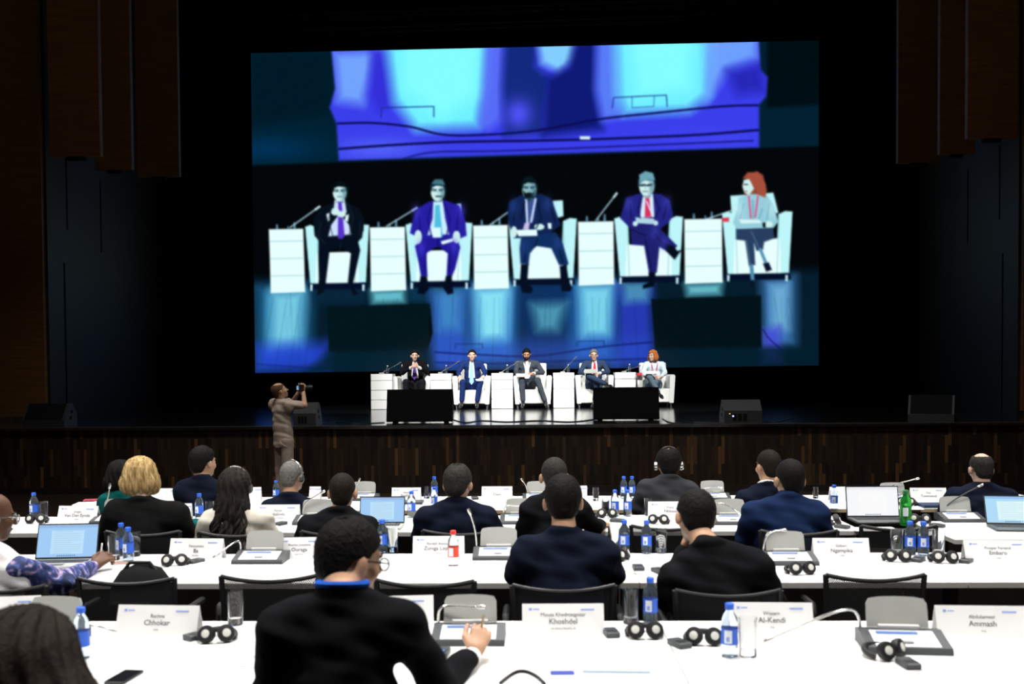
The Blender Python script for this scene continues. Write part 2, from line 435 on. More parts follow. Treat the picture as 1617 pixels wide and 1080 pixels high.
# black gap and the reflecting stage floor
poly([(380, 262), (1300, 231), (1300, 440), (380, 460)], (3, 6, 9), 3)
poly([(380, 440), (1300, 425), (1300, 600), (380, 610)], (4, 28, 44), 10)
for pts, col, so, al in [([(408, 455), (492, 452), (488, 560), (410, 575)], (40, 120, 175), 16, .9), ([(428, 460), (482, 458), (476, 545), (426, 555)], (120, 205, 230), 14, .95),
                         ([(404, 545), (520, 540), (520, 585), (404, 588)], (38, 70, 215), 14, .85), ([(490, 455), (585, 455), (580, 478), (500, 480)], (8, 40, 62), 8, .8),
                         ([(588, 458), (642, 456), (642, 478), (590, 480)], (110, 205, 220), 8, .9), ([(645, 450), (690, 448), (690, 476), (648, 478)], (12, 55, 85), 8, .8),
                         ([(684, 462), (738, 460), (742, 580), (684, 580)], (48, 95, 205), 12, .9), ([(690, 455), (735, 452), (730, 520), (695, 520)], (70, 150, 200), 12, .7),
                         ([(742, 450), (822, 448), (818, 570), (745, 575)], (55, 130, 215), 14, .9), ([(754, 455), (808, 452), (802, 535), (760, 540)], (135, 225, 245), 13, 1),
                         ([(822, 445), (915, 442), (905, 575), (826, 575)], (14, 52, 105), 12, .85), ([(842, 480), (898, 478), (884, 522), (852, 522)], (85, 165, 190), 11, .85),
                         ([(908, 448), (978, 446), (975, 572), (905, 572)], (45, 120, 205), 14, .9), ([(918, 450), (972, 449), (966, 530), (922, 532)], (120, 210, 235), 12, 1),
                         ([(978, 450), (1032, 448), (1036, 575), (976, 575)], (42, 62, 200), 12, .85), ([(985, 445), (1030, 444), (1026, 475), (990, 478)], (80, 160, 185), 9, .8),
                         ([(1084, 448), (1142, 446), (1140, 466), (1088, 468)], (110, 200, 215), 8, .9), ([(1204, 440), (1256, 436), (1256, 545), (1206, 550)], (65, 125, 190), 12, .9),
                         ([(1218, 450), (1246, 448), (1246, 520), (1220, 522)], (120, 185, 220), 10, .8), ([(1205, 520), (1232, 515), (1236, 572), (1206, 574)], (70, 75, 215), 9, .85), ([(690, 540), (1030, 535), (1034, 580), (690, 584)], (36, 80, 200), 14, .5)]:
    poly(pts, col, so, al)
for i in range(60):                              # board streaks in the reflection
    x = NR.uniform(403, 1290); y0 = NR.uniform(455, 500)
    line([(x, y0), (x + NR.uniform(-3, 3), y0 + NR.uniform(25, 80))], 1.0, (6, 40, 60), NR.uniform(.08, .25))
line(curve([(690, 556), (760, 560), (850, 562), (950, 548), (1034, 540)]), 2.5, (8, 20, 90), .8)
line(curve([(690, 572), (780, 574), (900, 570), (1040, 566)]), 2.5, (8, 20, 90), .7)
line([(722, 550), (722, 543), (765, 543), (765, 550)], 1.3, (10, 40, 110), .9); line([(914, 547), (915, 539), (957, 538), (957, 546)], 1.3, (10, 40, 110), .9)
line(curve([(405, 575), (450, 578), (520, 582), (600, 582)]), 1.5, (10, 20, 110), .6)
for x in np.arange(410, 1290, 22): line([(x, 470), (x-(x-850)*-.05, 588)], .8, (5, 25, 40), .25)
poly([(518, 484), (681, 479), (685, 528), (678, 553), (521, 556)], (2, 22, 28), 1.5)
poly([(682, 479), (686, 525), (680, 545)], (1, 10, 12), 1)
poly([(1031, 472), (1203, 466), (1204, 550), (1037, 552)], (2, 18, 24), 1.5)
poly([(1037, 552), (1290, 545), (1290, 582), (1040, 584)], (3, 30, 44), 6, .8)
poly([(521, 556), (680, 553), (690, 588), (480, 590)], (3, 34, 48), 8, .8)
line(curve([(1206, 520), (1216, 535), (1235, 552)]), 2, (10, 20, 100), .8)
# furniture in the picture
WH = (232, 255, 255); WC = (190, 246, 250); LN = (120, 190, 195)
def cube(x0, x1, yt, yb, lean=2):
    poly([(x0, yt), (x1, yt-1), (x1+lean, yb-2), (x0+lean, yb)], WH, 1.0)
    for k in (.19, .46, .73): line([(x0+lean*k, yt+(yb-yt)*k), (x1+lean*k, yt-1+(yb-yt)*k)], 1.0, LN, .8)
def armchair(x0, x1, yt, yb, back=None):
    if back: poly(back, WC, 1.0)
    w = x1-x0
    poly([(x0, yt+3), (x0+w*.08, yt), (x0+w*.2, yt+4), (x0+w*.24, yb), (x0+w*.08, yb)], WC, 1.0)
    poly([(x1, yt), (x1-w*.1, yt-1), (x1-w*.2, yt+4), (x1-w*.24, yb-1), (x1-w*.05, yb-2)], WC, 1.0)
    poly([(x0+w*.18, yt+44), (x1-w*.18, yt+42), (x1-w*.16, yb-1), (x0+w*.16, yb)], WH, 1.0)
    line([(x0+w*.19, yt+8), (x0+w*.22, yb)], 1.2, (110, 190, 190), .7); line([(x1-w*.19, yt+8), (x1-w*.22, yb)], 1.2, (110, 190, 190), .7)
    poly([(x0+4, yb), (x1-4, yb-2), (x1-2, yb+8), (x0+6, yb+9)], (4, 14, 40), 1.5)
    for x in (x0+10, x1-9): poly([(x-2, yb+1), (x+2, yb+1), (x+1.5, yb+11), (x-2, yb+11)], (200, 240, 250), .8)
def goose(a, b):
    line([a, b], 1.8, (185, 225, 240)); k = .86; line([(a[0]+(b[0]-a[0])*k, a[1]+(b[1]-a[1])*k), b], 3.0, (215, 240, 250))
def tops(x, y):
    for dx, w, h in ((-14, 4, 8), (4, 3, 5), (14, 4, 11)): poly([(x+dx-w/2, y), (x+dx+w/2, y), (x+dx+w/3, y-h), (x+dx-w/3, y-h)], (110, 170, 200), .8, .8)
armchair(483, 585, 355, 448); armchair(643, 749, 352, 445, [(724, 322), (731, 321), (733, 345), (726, 350)]); armchair(806, 914, 345, 441, [(876, 317), (892, 316), (893, 341), (880, 345)])
armchair(973, 1081, 342, 437); armchair(1142, 1252, 334, 433, [(1155, 309), (1222, 304), (1230, 336), (1157, 340)])
cube(425, 480, 362, 463, 3); cube(586, 642, 359, 460, 2); cube(750, 805, 356, 457, 2); cube(916, 972, 350, 451, 1); cube(1083, 1142, 346, 448, 1)
for x, y in ((452, 362), (614, 358), (778, 355), (944, 349), (1112, 345)): tops(x, y)
goose((459, 359), (506, 326)); goose((613, 357), (661, 328)); goose((777, 355), (822, 323)); goose((944, 348), (977, 305)); goose((1117, 346), (1170, 328))
poly([(1142, 344), (1153, 343), (1153, 350), (1142, 350)], (215, 60, 80), .8)
SKN = (206, 240, 238)
def head(cx, cy, w, h, hair, skin=SKN, beard=None, turn=0.0, glasses=False):
    oval((cx, cy), w, h, skin)
    poly([(cx-w*1.06, cy+h*.05), (cx-w*1.08, cy-h*.55), (cx-w*.6, cy-h*1.08), (cx+w*.2, cy-h*1.2), (cx+w*.95, cy-h*.8), (cx+w*1.08, cy), (cx+w*.9, cy-h*.1), (cx+w*.8, cy-h*.5), (cx-w*.2, cy-h*.58), (cx-w*.75, cy-h*.4), (cx-w*.85, cy)], hair, .9)
    t = turn*w
    for s in (-1, 1):
        line([(cx+t+s*w*.42-2.2, cy-h*.07), (cx+t+s*w*.42+2.2, cy-h*.07)], 1.8, (20, 50, 70), .9)
    line([(cx+t, cy), (cx+t+.5, cy+h*.25)], 1.4, (130, 180, 190), .8)
    line([(cx+t-w*.3, cy+h*.5), (cx+t+w*.3, cy+h*.5)], 1.6, (60, 100, 120), .8)
    if beard: poly([(cx-w*.9, cy+h*.1), (cx-w*.5, cy+h*.4), (cx, cy+h*.32), (cx+w*.5, cy+h*.4), (cx+w*.9, cy+h*.1), (cx+w*.6, cy+h*.9), (cx, cy+h*1.1), (cx-w*.6, cy+h*.9)], beard, .9)
    if glasses: line([(cx-w*.9, cy-h*.08), (cx+w*.7, cy-h*.1)], 1.6, (20, 40, 60), .9)
def limb(pts, w, col): line(pts, w, col, 1.0, .9)
# 1: dark suit, hands clasped
S1 = (6, 16, 28)
poly([(505, 330), (520, 322), (552, 320), (570, 330), (577, 352), (574, 375), (562, 388), (512, 388), (498, 372), (496, 350)], S1)
poly([(530, 316), (546, 314), (550, 340), (556, 370), (520, 373), (527, 345)], (205, 225, 255)); poly([(536, 318), (541, 318), (546, 372), (540, 381), (535, 375)], (88, 50, 200))
poly([(505, 378), (566, 376), (571, 395), (560, 445), (558, 452), (568, 464), (560, 466), (551, 446), (556, 400), (540, 390), (522, 396), (516, 446), (512, 462), (502, 466), (505, 440), (504, 400)], (5, 14, 30))
limb([(503, 345), (508, 366), (528, 340)], 13, S1); limb([(570, 345), (570, 362), (550, 342)], 13, S1)
oval((531, 334), 7, 6, SKN); oval((541, 338), 7, 5, SKN); poly([(517, 338), (522, 336), (522, 348), (519, 349)], WH, .8); poly([(548, 340), (553, 338), (551, 350), (546, 348)], WH, .8)
head(538, 303, 11, 15, (4, 14, 18))
# 2: blue suit, light tie
S2 = (38, 30, 160)
poly([(664, 328), (680, 318), (706, 316), (728, 324), (738, 348), (740, 372), (726, 378), (712, 382), (676, 380), (658, 372), (650, 368), (654, 348)], S2)
poly([(687, 318), (702, 316), (706, 345), (712, 370), (678, 371), (686, 345)], (205, 240, 255)); poly([(690, 324), (697, 323), (702, 372), (693, 390), (688, 378)], (80, 190, 225)); poly([(686, 359), (699, 359), (699, 375), (686, 375)], (225, 250, 255))
poly([(658, 388), (672, 376), (722, 374), (730, 390), (722, 424), (716, 438), (708, 436), (710, 400), (694, 388), (676, 400), (678, 436), (668, 438), (664, 416)], (32, 24, 150))
poly([(667, 436), (677, 436), (680, 456), (672, 465), (662, 463)], (4, 12, 30)); poly([(707, 436), (716, 434), (719, 463), (710, 465), (703, 455)], (4, 12, 30))
oval((663, 374), 6, 11, SKN); oval((724, 374), 6, 10, SKN); poly([(699, 381), (718, 376), (719, 381), (701, 386)], WH, .8)
head(694, 302, 11, 16, (14, 40, 56))
poly([(684, 290), (690, 283), (702, 283), (706, 292)], (90, 150, 165), 1, .7); line([(692, 310), (701, 310)], 2, (20, 50, 60))
# 3: dark blue suit reading
S3 = (16, 36, 84)
poly([(808, 318), (826, 308), (858, 306), (874, 314), (882, 336), (889, 356), (876, 364), (868, 375), (815, 376), (806, 352), (805, 335)], S3)
poly([(832, 312), (850, 314), (846, 348), (838, 350)], (60, 80, 140)); line([(834, 314), (836, 352)], 3.4, (200, 220, 255)); line([(849, 314), (842, 350)], 3.4, (200, 220, 255)); poly([(832, 352), (840, 351), (838, 363), (829, 362)], (200, 190, 235))
poly([(826, 376), (880, 366), (892, 384), (901, 416), (898, 420), (886, 418), (874, 392), (850, 388), (840, 400), (838, 418), (825, 416), (824, 392)], (14, 46, 96))
poly([(826, 417), (838, 417), (836, 444), (845, 456), (842, 463), (828, 462), (824, 448)], (4, 14, 34)); poly([(887, 420), (898, 418), (901, 442), (907, 454), (904, 460), (890, 460), (889, 446)], (4, 14, 34))
poly([(818, 363), (851, 362), (852, 372), (822, 373)], WH, .8); oval((815, 366), 5, 9, SKN); oval((855, 358), 8, 5, SKN); poly([(868, 352), (874, 352), (874, 361), (869, 361)], WH, .8)
head(839, 298, 11.5, 17, (8, 24, 30), (140, 185, 190), (6, 22, 30))
# 4: navy suit, legs crossed, red tie
S4 = (34, 36, 128)
poly([(992, 312), (1010, 306), (1046, 306), (1060, 316), (1066, 340), (1058, 352), (1044, 362), (998, 360), (982, 344)], S4)
poly([(1018, 308), (1034, 306), (1036, 342), (1013, 344)], (215, 240, 255)); poly([(1022, 312), (1028, 312), (1031, 342), (1021, 343)], (215, 50, 90)); line([(1024, 318), (1034, 342)], 2.2, (230, 220, 255))
poly([(998, 360), (1030, 350), (1046, 362), (1072, 388), (1062, 400), (1044, 390), (1040, 430), (1028, 434), (1020, 388), (1000, 386)], (30, 32, 110))
poly([(1052, 384), (1066, 388), (1072, 396), (1079, 394), (1068, 410), (1054, 396)], (3, 12, 24)); poly([(1027, 430), (1038, 430), (1036, 452), (1018, 456), (1018, 450), (1027, 446)], (4, 12, 30))
poly([(1006, 343), (1037, 345), (1034, 354), (1008, 352)], (175, 215, 230), .8); oval((1006, 353), 4, 4, SKN); oval((1038, 352), 4, 4, SKN)
head(1024, 294, 12, 16, (75, 130, 150), SKN, None, -.2, True)
poly([(1012, 276), (1022, 270), (1034, 273), (1037, 284), (1026, 283), (1013, 286)], (110, 165, 180), 1)
# 5: woman, red hair, pale blouse
poly([(1186, 276), (1196, 270), (1206, 276), (1212, 300), (1210, 312), (1178, 308), (1174, 290)], (150, 72, 56))
poly([(1168, 312), (1186, 306), (1212, 308), (1222, 322), (1230, 350), (1222, 360), (1166, 362), (1159, 352), (1166, 330)], (150, 205, 220))
poly([(1176, 284), (1186, 282), (1192, 298), (1184, 308), (1177, 304), (1174, 295)], SKN); poly([(1174, 282), (1182, 272), (1198, 272), (1210, 290), (1210, 312), (1200, 308), (1190, 292), (1184, 282)], (165, 80, 60))
line([(1184, 310), (1187, 344)], 2.6, (220, 80, 130)); line([(1198, 310), (1194, 342)], 2.6, (220, 80, 130))
line([(1177, 291), (1182, 291)], 1.6, (30, 50, 60)); line([(1178, 302), (1181, 302)], 1.4, (140, 70, 80))
poly([(1164, 362), (1222, 360), (1224, 376), (1208, 382), (1206, 394), (1196, 396), (1192, 384), (1194, 418), (1184, 420), (1178, 380), (1164, 378)], (40, 62, 96))
line([(1202, 394), (1210, 414)], 5, (90, 150, 180)); poly([(1206, 416), (1215, 414), (1220, 426), (1211, 429)], (8, 20, 40)); line([(1188, 420), (1190, 444)], 6, (80, 140, 175)); poly([(1186, 442), (1193, 442), (1192, 454), (1186, 454)], (8, 20, 40))
poly([(1168, 346), (1200, 347), (1204, 352), (1172, 353)], (215, 245, 245), .8); oval((1215, 354), 6, 5, SKN); poly([(1205, 352), (1210, 351), (1210, 359), (1206, 359)], (10, 20, 30), .8)
def shade(lines, col, w=1.6, al=.8):
    for l in lines: line(l, w, col, al, 1.0)
shade([[(529, 320), (520, 345), (527, 372)], [(549, 318), (560, 342), (553, 372)], [(508, 352), (503, 372), (515, 384)], [(571, 350), (570, 372)], [(540, 384), (538, 396)]], (28, 42, 62), 1.3, .8)
shade([[(686, 320), (678, 345), (684, 372)], [(703, 318), (714, 345), (708, 372)], [(664, 336), (666, 362)], [(727, 334), (724, 364)], [(676, 392), (674, 430)], [(714, 392), (712, 430)], [(694, 378), (694, 390)]], (18, 10, 105), 1.8, .9)
for c in ((660, 335), (732, 333), (668, 392), (720, 390)): glow(c, 7, 12, (72, 62, 225), .55)
shade([[(818, 325), (814, 350)], [(872, 326), (880, 350)], [(852, 318), (858, 345), (850, 360)], [(832, 318), (826, 345)], [(834, 385), (832, 412)], [(886, 392), (892, 414)], [(852, 378), (848, 390)]], (6, 14, 40), 1.8, .9)
for c in ((814, 326), (868, 322), (832, 390), (884, 384)): glow(c, 7, 12, (36, 66, 140), .6)
shade([[(1017, 310), (1010, 330), (1014, 344)], [(1035, 309), (1044, 330), (1036, 345)], [(998, 322), (1000, 345)], [(1056, 322), (1050, 345)], [(1030, 362), (1056, 392)], [(1022, 378), (1032, 428)], [(1000, 362), (1022, 372)]], (14, 12, 70), 1.8, .9)
for c in ((996, 322), (1056, 320), (1036, 366), (1052, 382)): glow(c, 7, 11, (66, 70, 190), .5)
shade([[(1176, 322), (1170, 345)], [(1216, 322), (1212, 346)], [(1190, 316), (1191, 345)], [(1205, 330), (1200, 345)]], (90, 150, 175), 1.6, .8)
for c in ((1170, 330), (1220, 330)): glow(c, 6, 14, (195, 235, 240), .6)
shade([[(1188, 366), (1200, 392)], [(1180, 380), (1186, 416)]], (90, 125, 160), 2.5, .5)
for cx, cy in ((538, 303), (694, 302), (839, 298), (1024, 294)):        # side shadow, brows and collar shade
    poly([(cx+5, cy-8), (cx+12, cy-6), (cx+11, cy+8), (cx+4, cy+15)], (60, 110, 125), 3, .6); line([(cx-8, cy-3.5), (cx-2, cy-3)], 1.6, (20, 46, 60), .8); line([(cx+2, cy-3), (cx+8, cy-3.5)], 1.6, (20, 46, 60), .8); line([(cx-5, cy+16), (cx+6, cy+16)], 2, (70, 120, 140), .7)
IMG += NR.normal(0, 1.6, IMG.shape).astype(np.float32)
for _ in range(1):
    pd = np.pad(IMG, ((1, 1), (1, 1), (0, 0)), 'edge')
    IMG = (pd[1:-1, 1:-1]*4 + (pd[:-2, 1:-1] + pd[2:, 1:-1] + pd[1:-1, :-2] + pd[1:-1, 2:])*2 + pd[:-2, :-2] + pd[2:, 2:] + pd[:-2, 2:] + pd[2:, :-2])/16
lin = np.clip(IMG/255.0, 0, 1); lin = np.where(lin <= .04045, lin/12.92, ((lin+.055)/1.055)**2.4)

scr = thing('led_screen', 'huge lit screen hung over the stage showing the five panellists', 'screen', (float((qBL.x+qBR.x)/2), SCY, float((qBL.z+qBR.z)/2)))
org = np.array(scr.location)
c00, c10, c11, c01 = [np.array(q) for q in (qTL, qTR, qBR, qBL)]
U = np.linspace(0, 1, NXs)[None, :, None]; V = np.linspace(0, 1, NYs)[:, None, None]
Pg = (c00*(1-U)*(1-V) + c10*U*(1-V) + c11*U*V + c01*(1-U)*V - org).reshape(-1, 3).astype(np.float32)
ii = np.arange(NXs*NYs).reshape(NYs, NXs)
qf = np.stack([ii[:-1, :-1], ii[1:, :-1], ii[1:, 1:], ii[:-1, 1:]], -1).reshape(-1, 4)
me = bpy.data.meshes.new('display')
me.vertices.add(len(Pg)); me.vertices.foreach_set('co', Pg.ravel())
me.loops.add(qf.size); me.loops.foreach_set('vertex_index', qf.ravel().astype(np.int32))
me.polygons.add(len(qf)); me.polygons.foreach_set('loop_start', np.arange(0, qf.size, 4, dtype=np.int32))
me.update(calc_edges=True)
ca = me.color_attributes.new('picture', 'FLOAT_COLOR', 'POINT')
ca.data.foreach_set('color', np.concatenate([lin.reshape(-1, 3), np.ones((NXs*NYs, 1), np.float32)], 1).astype(np.float32).ravel())
m_led = bpy.data.materials.new('led_picture'); m_led.use_nodes = True
nt = m_led.node_tree; b = nt.nodes['Principled BSDF']; at = nt.nodes.new('ShaderNodeAttribute'); at.attribute_name = 'picture'
b.inputs['Base Color'].default_value = (.004, .004, .004, 1); b.inputs['Roughness'].default_value = .8; b.inputs['Specular IOR Level'].default_value = .1
nt.links.new(at.outputs['Color'], b.inputs['Emission Color']); b.inputs['Emission Strength'].default_value = 1.0
obj('display', me, m_led, scr)
cw = [Vector(q) - Vector(org) for q in (qTL, qTR, qBR, qBL)]
fr = MB(); vs = [v + Vector((0, .02, 0)) for v in cw] + [v + Vector((0, .18, 0)) for v in cw]
cc = sum(vs, Vector())/8; vs = [cc + Vector(((v.x-cc.x)*1.003, v.y-cc.y, (v.z-cc.z)*1.005)) for v in vs]
fr.add(vs, [(0, 1, 2, 3), (7, 6, 5, 4), (0, 4, 5, 1), (1, 5, 6, 2), (2, 6, 7, 3), (3, 7, 4, 0)]); fr.build('cabinet', M_BLACKM, scr)
for k_ in (.08, .36, .64, .92):
    q_ = cw[0].lerp(cw[1], k_) + Vector((0, .1, 0)); MB().tube([q_, Vector((q_.x, q_.y, 13.56 - scr.location.z))], .02, 6).build('hanging_cable', M_METAL_DK, scr)
# truss over the screen
t = thing('lighting_truss', 'thin dark metal truss running above the lit screen', 'truss', (0, 26.2, 10.9))
tr = MB(); L0, L1 = -8.4, 8.4; sl = .022
for dy, dz in ((-.2, 0), (.2, 0), (-.2, .4), (.2, .4)):
    tr.tube([(L0, dy, dz + L0*sl), (L1, dy, dz + L1*sl)], .03, 6)
tr.build('chord', M_METAL_DK, t)
br = MB(); n = 34
for i in range(n):
    x0 = L0 + (L1-L0)*i/n; x1 = L0 + (L1-L0)*(i+1)/n
    for dy in (-.2, .2): br.tube([(x0, dy, x0*sl + (.4 if i % 2 else 0)), (x1, dy, x1*sl + (0 if i % 2 else .4))], .014, 5)
br.build('brace', M_METAL_DK, t)['kind'] = 'stuff'
for x in (-8, -4.4, -.9, 1.9, 5.6, 8.2): MB().tube([(x, 0, x*sl + .4), (x, 0, 2.6)], .015, 5).build('hoist_cable', M_METAL_DK, t)
# ================================================================ PEOPLE: signed-distance figures meshed with surface nets
def V3(p): return np.array((p[0], p[1], p[2]), np.float32)
class Field:
    def __init__(s, h): s.h = h; s.pr = []; s.post = []
    def rc(s, a, b, ra, rb, k=.02, op='u', fr=None, sc=None):    # round cone, optionally squashed in its own frame
        s.pr.append(('rc', V3(a), V3(b), ra, rb, k, op, fr, sc)); return s
    def ell(s, c, r, rot=None, k=.02, op='u'):
        s.pr.append(('el', V3(c), V3(r), rot, None, k, op, None, None)); return s
    def fn(s, f): s.post.append(f); return s
    def mesh(s, origin):
        h = s.h; lo = np.full(3, 1e9); hi = -lo
        for p in s.pr:
            if p[6] != 'u': continue
            if p[0] == 'rc':
                r = max(p[3], p[4]); a = np.minimum(p[1], p[2]) - r; b = np.maximum(p[1], p[2]) + r
            else:
                r = p[2].max(); a = p[1]-r; b = p[1]+r
            lo = np.minimum(lo, a); hi = np.maximum(hi, b)
        lo -= 3*h; hi += 3*h
        n = np.ceil((hi-lo)/h).astype(int) + 1
        ax = [lo[i] + h*np.arange(n[i], dtype=np.float32) for i in range(3)]
        BIG = .06; Fd = np.full(n, BIG, np.float32)
        for p in s.pr:
            kk = p[5]
            if p[0] == 'rc': r = max(p[3], p[4]); a = np.minimum(p[1], p[2]) - r; b = np.maximum(p[1], p[2]) + r
            else: r = p[2].max(); a = p[1]-r; b = p[1]+r
            i0 = np.clip(np.floor((a-BIG-lo)/h).astype(int), 0, n); i1 = np.clip(np.ceil((b+BIG-lo)/h).astype(int)+1, 0, n)
            sl = tuple(slice(i0[i], i1[i]) for i in range(3))
            X = ax[0][sl[0]][:, None, None]; Y = ax[1][sl[1]][None, :, None]; Z = ax[2][sl[2]][None, None, :]
            if p[0] == 'rc':
                A, B = p[1], p[2]
                if p[7] is not None:                     # frame rows = axes, scale per axis
                    Rm, S = p[7], p[8]
                    def tf(x, y, z): return [(Rm[i][0]*x + Rm[i][1]*y + Rm[i][2]*z)/S[i] for i in range(3)]
                    q = tf(X-A[0], Y-A[1], Z-A[2]); bb = tf(*(B-A)); L = sum(v*v for v in bb) + 1e-9
                    t = np.clip((q[0]*bb[0] + q[1]*bb[1] + q[2]*bb[2])/L, 0, 1)
                    d = np.sqrt((q[0]-t*bb[0])**2 + (q[1]-t*bb[1])**2 + (q[2]-t*bb[2])**2) - (p[3] + t*(p[4]-p[3]))
                    d = d*min(S)*1.15
                else:
                    D = B-A; L = float(D @ D) + 1e-9
                    qx, qy, qz = X-A[0], Y-A[1], Z-A[2]
                    t = np.clip((qx*D[0] + qy*D[1] + qz*D[2])/L, 0, 1)
                    d = np.sqrt((qx-t*D[0])**2 + (qy-t*D[1])**2 + (qz-t*D[2])**2) - (p[3] + t*(p[4]-p[3]))
            else:
                c, r, rot = p[1], p[2], p[3]
                qx, qy, qz = X-c[0], Y-c[1], Z-c[2]
                if rot is not None:
                    q = [rot[i][0]*qx + rot[i][1]*qy + rot[i][2]*qz for i in range(3)]
                else: q = [qx, qy, qz]
                k0 = np.sqrt((q[0]/r[0])**2 + (q[1]/r[1])**2 + (q[2]/r[2])**2); k1 = np.sqrt((q[0]/r[0]**2)**2 + (q[1]/r[1]**2)**2 + (q[2]/r[2]**2)**2) + 1e-6
                d = k0*(k0-1)/k1
            G0 = Fd[sl]
            if p[6] == 'u':
                hh = np.clip(.5 + .5*(G0-d)/kk, 0, 1); Fd[sl] = np.minimum(G0*(1-hh) + d*hh - kk*hh*(1-hh), BIG)
            elif p[6] == 's':
                hh = np.clip(.5 - .5*(G0+d)/kk, 0, 1); Fd[sl] = np.minimum(G0*(1-hh) - d*hh + kk*hh*(1-hh), BIG)
        if s.post:
            X = ax[0][:, None, None]; Y = ax[1][None, :, None]; Z = ax[2][None, None, :]
            for f in s.post: Fd = f(Fd, X, Y, Z).astype(np.float32)
        Fd[0] = Fd[-1] = BIG; Fd[:, 0] = Fd[:, -1] = BIG; Fd[:, :, 0] = Fd[:, :, -1] = BIG
        ins = Fd < 0
        cnt = np.zeros(np.array(n)-1, np.int8)
        cor = [(i, j, k) for i in (0, 1) for j in (0, 1) for k in (0, 1)]
        def cs(A, c): return A[c[0]:A.shape[0]-1+c[0], c[1]:A.shape[1]-1+c[1], c[2]:A.shape[2]-1+c[2]]
        for c in cor: cnt += cs(ins, c)
        cells = np.argwhere((cnt > 0) & (cnt < 8))
        if len(cells) == 0: return np.zeros((0, 3)), np.zeros((0, 4), int)
        vals = np.stack([Fd[cells[:, 0]+c[0], cells[:, 1]+c[1], cells[:, 2]+c[2]] for c in cor], 1)
        acc = np.zeros((len(cells), 3), np.float32); na = np.zeros(len(cells), np.float32)
        for a in range(8):
            for b in range(a+1, 8):
                ca, cb = np.array(cor[a]), np.array(cor[b])
                if np.abs(ca-cb).sum() != 1: continue
                va, vb = vals[:, a], vals[:, b]; m = (va < 0) != (vb < 0)
                t = np.where(m, va/(va-vb+1e-12), 0)
                acc += np.where(m[:, None], ca[None] + t[:, None]*(cb-ca)[None], 0); na += m
        vtx = lo[None] + h*(cells + acc/na[:, None]) - np.array(origin)[None]
        idx = np.full(cnt.shape, -1, np.int64); idx[cells[:, 0], cells[:, 1], cells[:, 2]] = np.arange(len(cells))
        quads = []
        for axis in range(3):
            u, w = (axis+1) % 3, (axis+2) % 3
            s0 = [slice(None)]*3; s1 = [slice(None)]*3; s0[axis] = slice(0, -1); s1[axis] = slice(1, None)
            A = ins[tuple(s0)]; Bq = ins[tuple(s1)]
            e = np.argwhere(A != Bq); fl = A[e[:, 0], e[:, 1], e[:, 2]]
            ok = (e[:, u] > 0) & (e[:, w] > 0) & (e[:, u] < n[u]-1) & (e[:, w] < n[w]-1); e = e[ok]; fl = fl[ok]
            du = np.zeros(3, int); du[u] = 1; dw = np.zeros(3, int); dw[w] = 1
            g = lambda q: idx[q[:, 0], q[:, 1], q[:, 2]]
            q = np.stack([g(e-du-dw), g(e-dw), g(e), g(e-du)], 1)
            q[~fl] = q[~fl][:, ::-1]; quads.append(q)
        q = np.concatenate(quads); q = q[(q >= 0).all(1)]
        return vtx, q
def np_mesh(name, parts):
    vs = []; fs = []; o = 0
    for v, q in parts:
        vs.append(v); fs.append(q+o); o += len(v)
    v = np.concatenate(vs).astype(np.float32); q = np.concatenate(fs).astype(np.int32)
    me = bpy.data.meshes.new(name); me.vertices.add(len(v)); me.vertices.foreach_set('co', v.ravel())
    me.loops.add(q.size); me.loops.foreach_set('vertex_index', q.ravel())
    me.polygons.add(len(q)); me.polygons.foreach_set('loop_start', np.arange(0, q.size, 4, dtype=np.int32))
    me.update(calc_edges=True); me.validate()
    me.polygons.foreach_set('use_smooth', np.ones(len(me.polygons), bool))
    return me

def skin(name, c): return mat('skin_' + name, c, .5, spec=.35, var=.12, vscale=18, bump=.05, bscale=300)
SK_TAN = skin('tan', (.52, .30, .19)); SK_FAIR = skin('fair', (.62, .40, .30)); SK_BROWN = skin('brown', (.13, .062, .035)); SK_MID = skin('mid', (.40, .21, .12))
def hairm(name, c, streak=None):
    m = mat('hair_' + name, c, .65, spec=.12, bump=.6, bscale=160, var=.35, vscale=60)
    if streak:
        nt = m.node_tree; nz = [n for n in nt.nodes if n.type == 'VALTORGB'][0]
        nz.color_ramp.elements[0].color = (*c, 1); nz.color_ramp.elements[1].color = (*streak, 1)
        mp = nt.nodes.new('ShaderNodeMapping'); mp.inputs['Scale'].default_value = (1, 1, .12)
        tc = [n for n in nt.nodes if n.type == 'TEX_COORD'][0]
        for n in nt.nodes:
            if n.type == 'TEX_NOISE': nt.links.new(mp.outputs['Vector'], n.inputs['Vector'])
        nt.links.new(tc.outputs['Object'], mp.inputs['Vector'])
    return m
H_BLACK = hairm('black', (.007, .006, .0055)); H_DKBR = hairm('dark_brown', (.014, .010, .007)); H_SALT = hairm('salt_pepper', (.028, .026, .023)); H_GREY = hairm('grey', (.16, .155, .145))
H_BLOND = hairm('blonde', (.20, .11, .035), (.72, .52, .24)); H_RED = hairm('red', (.32, .09, .02), (.5, .17, .05)); H_LONG = hairm('long_black', (.008, .007, .007), (.03, .024, .02))
H_BROWN = hairm('long_brown', (.008, .006, .005), (.026, .018, .013)); H_STUB = hairm('brown_stubble', (.10, .055, .03))
def cloth(name, c, bump=.25, var=.15, rough=.9): return mat('cloth_' + name, c, rough, spec=.06, bump=bump, bscale=420, var=var, vscale=7, sheen=.0)
C_BLACK = cloth('black_suit', (.0075, .0075, .009)); C_NAVY = cloth('navy_suit', (.008, .011, .023)); C_BLUE = cloth('blue_suit', (.010, .022, .066)); C_GREY = cloth('grey_suit', (.040, .040, .045))
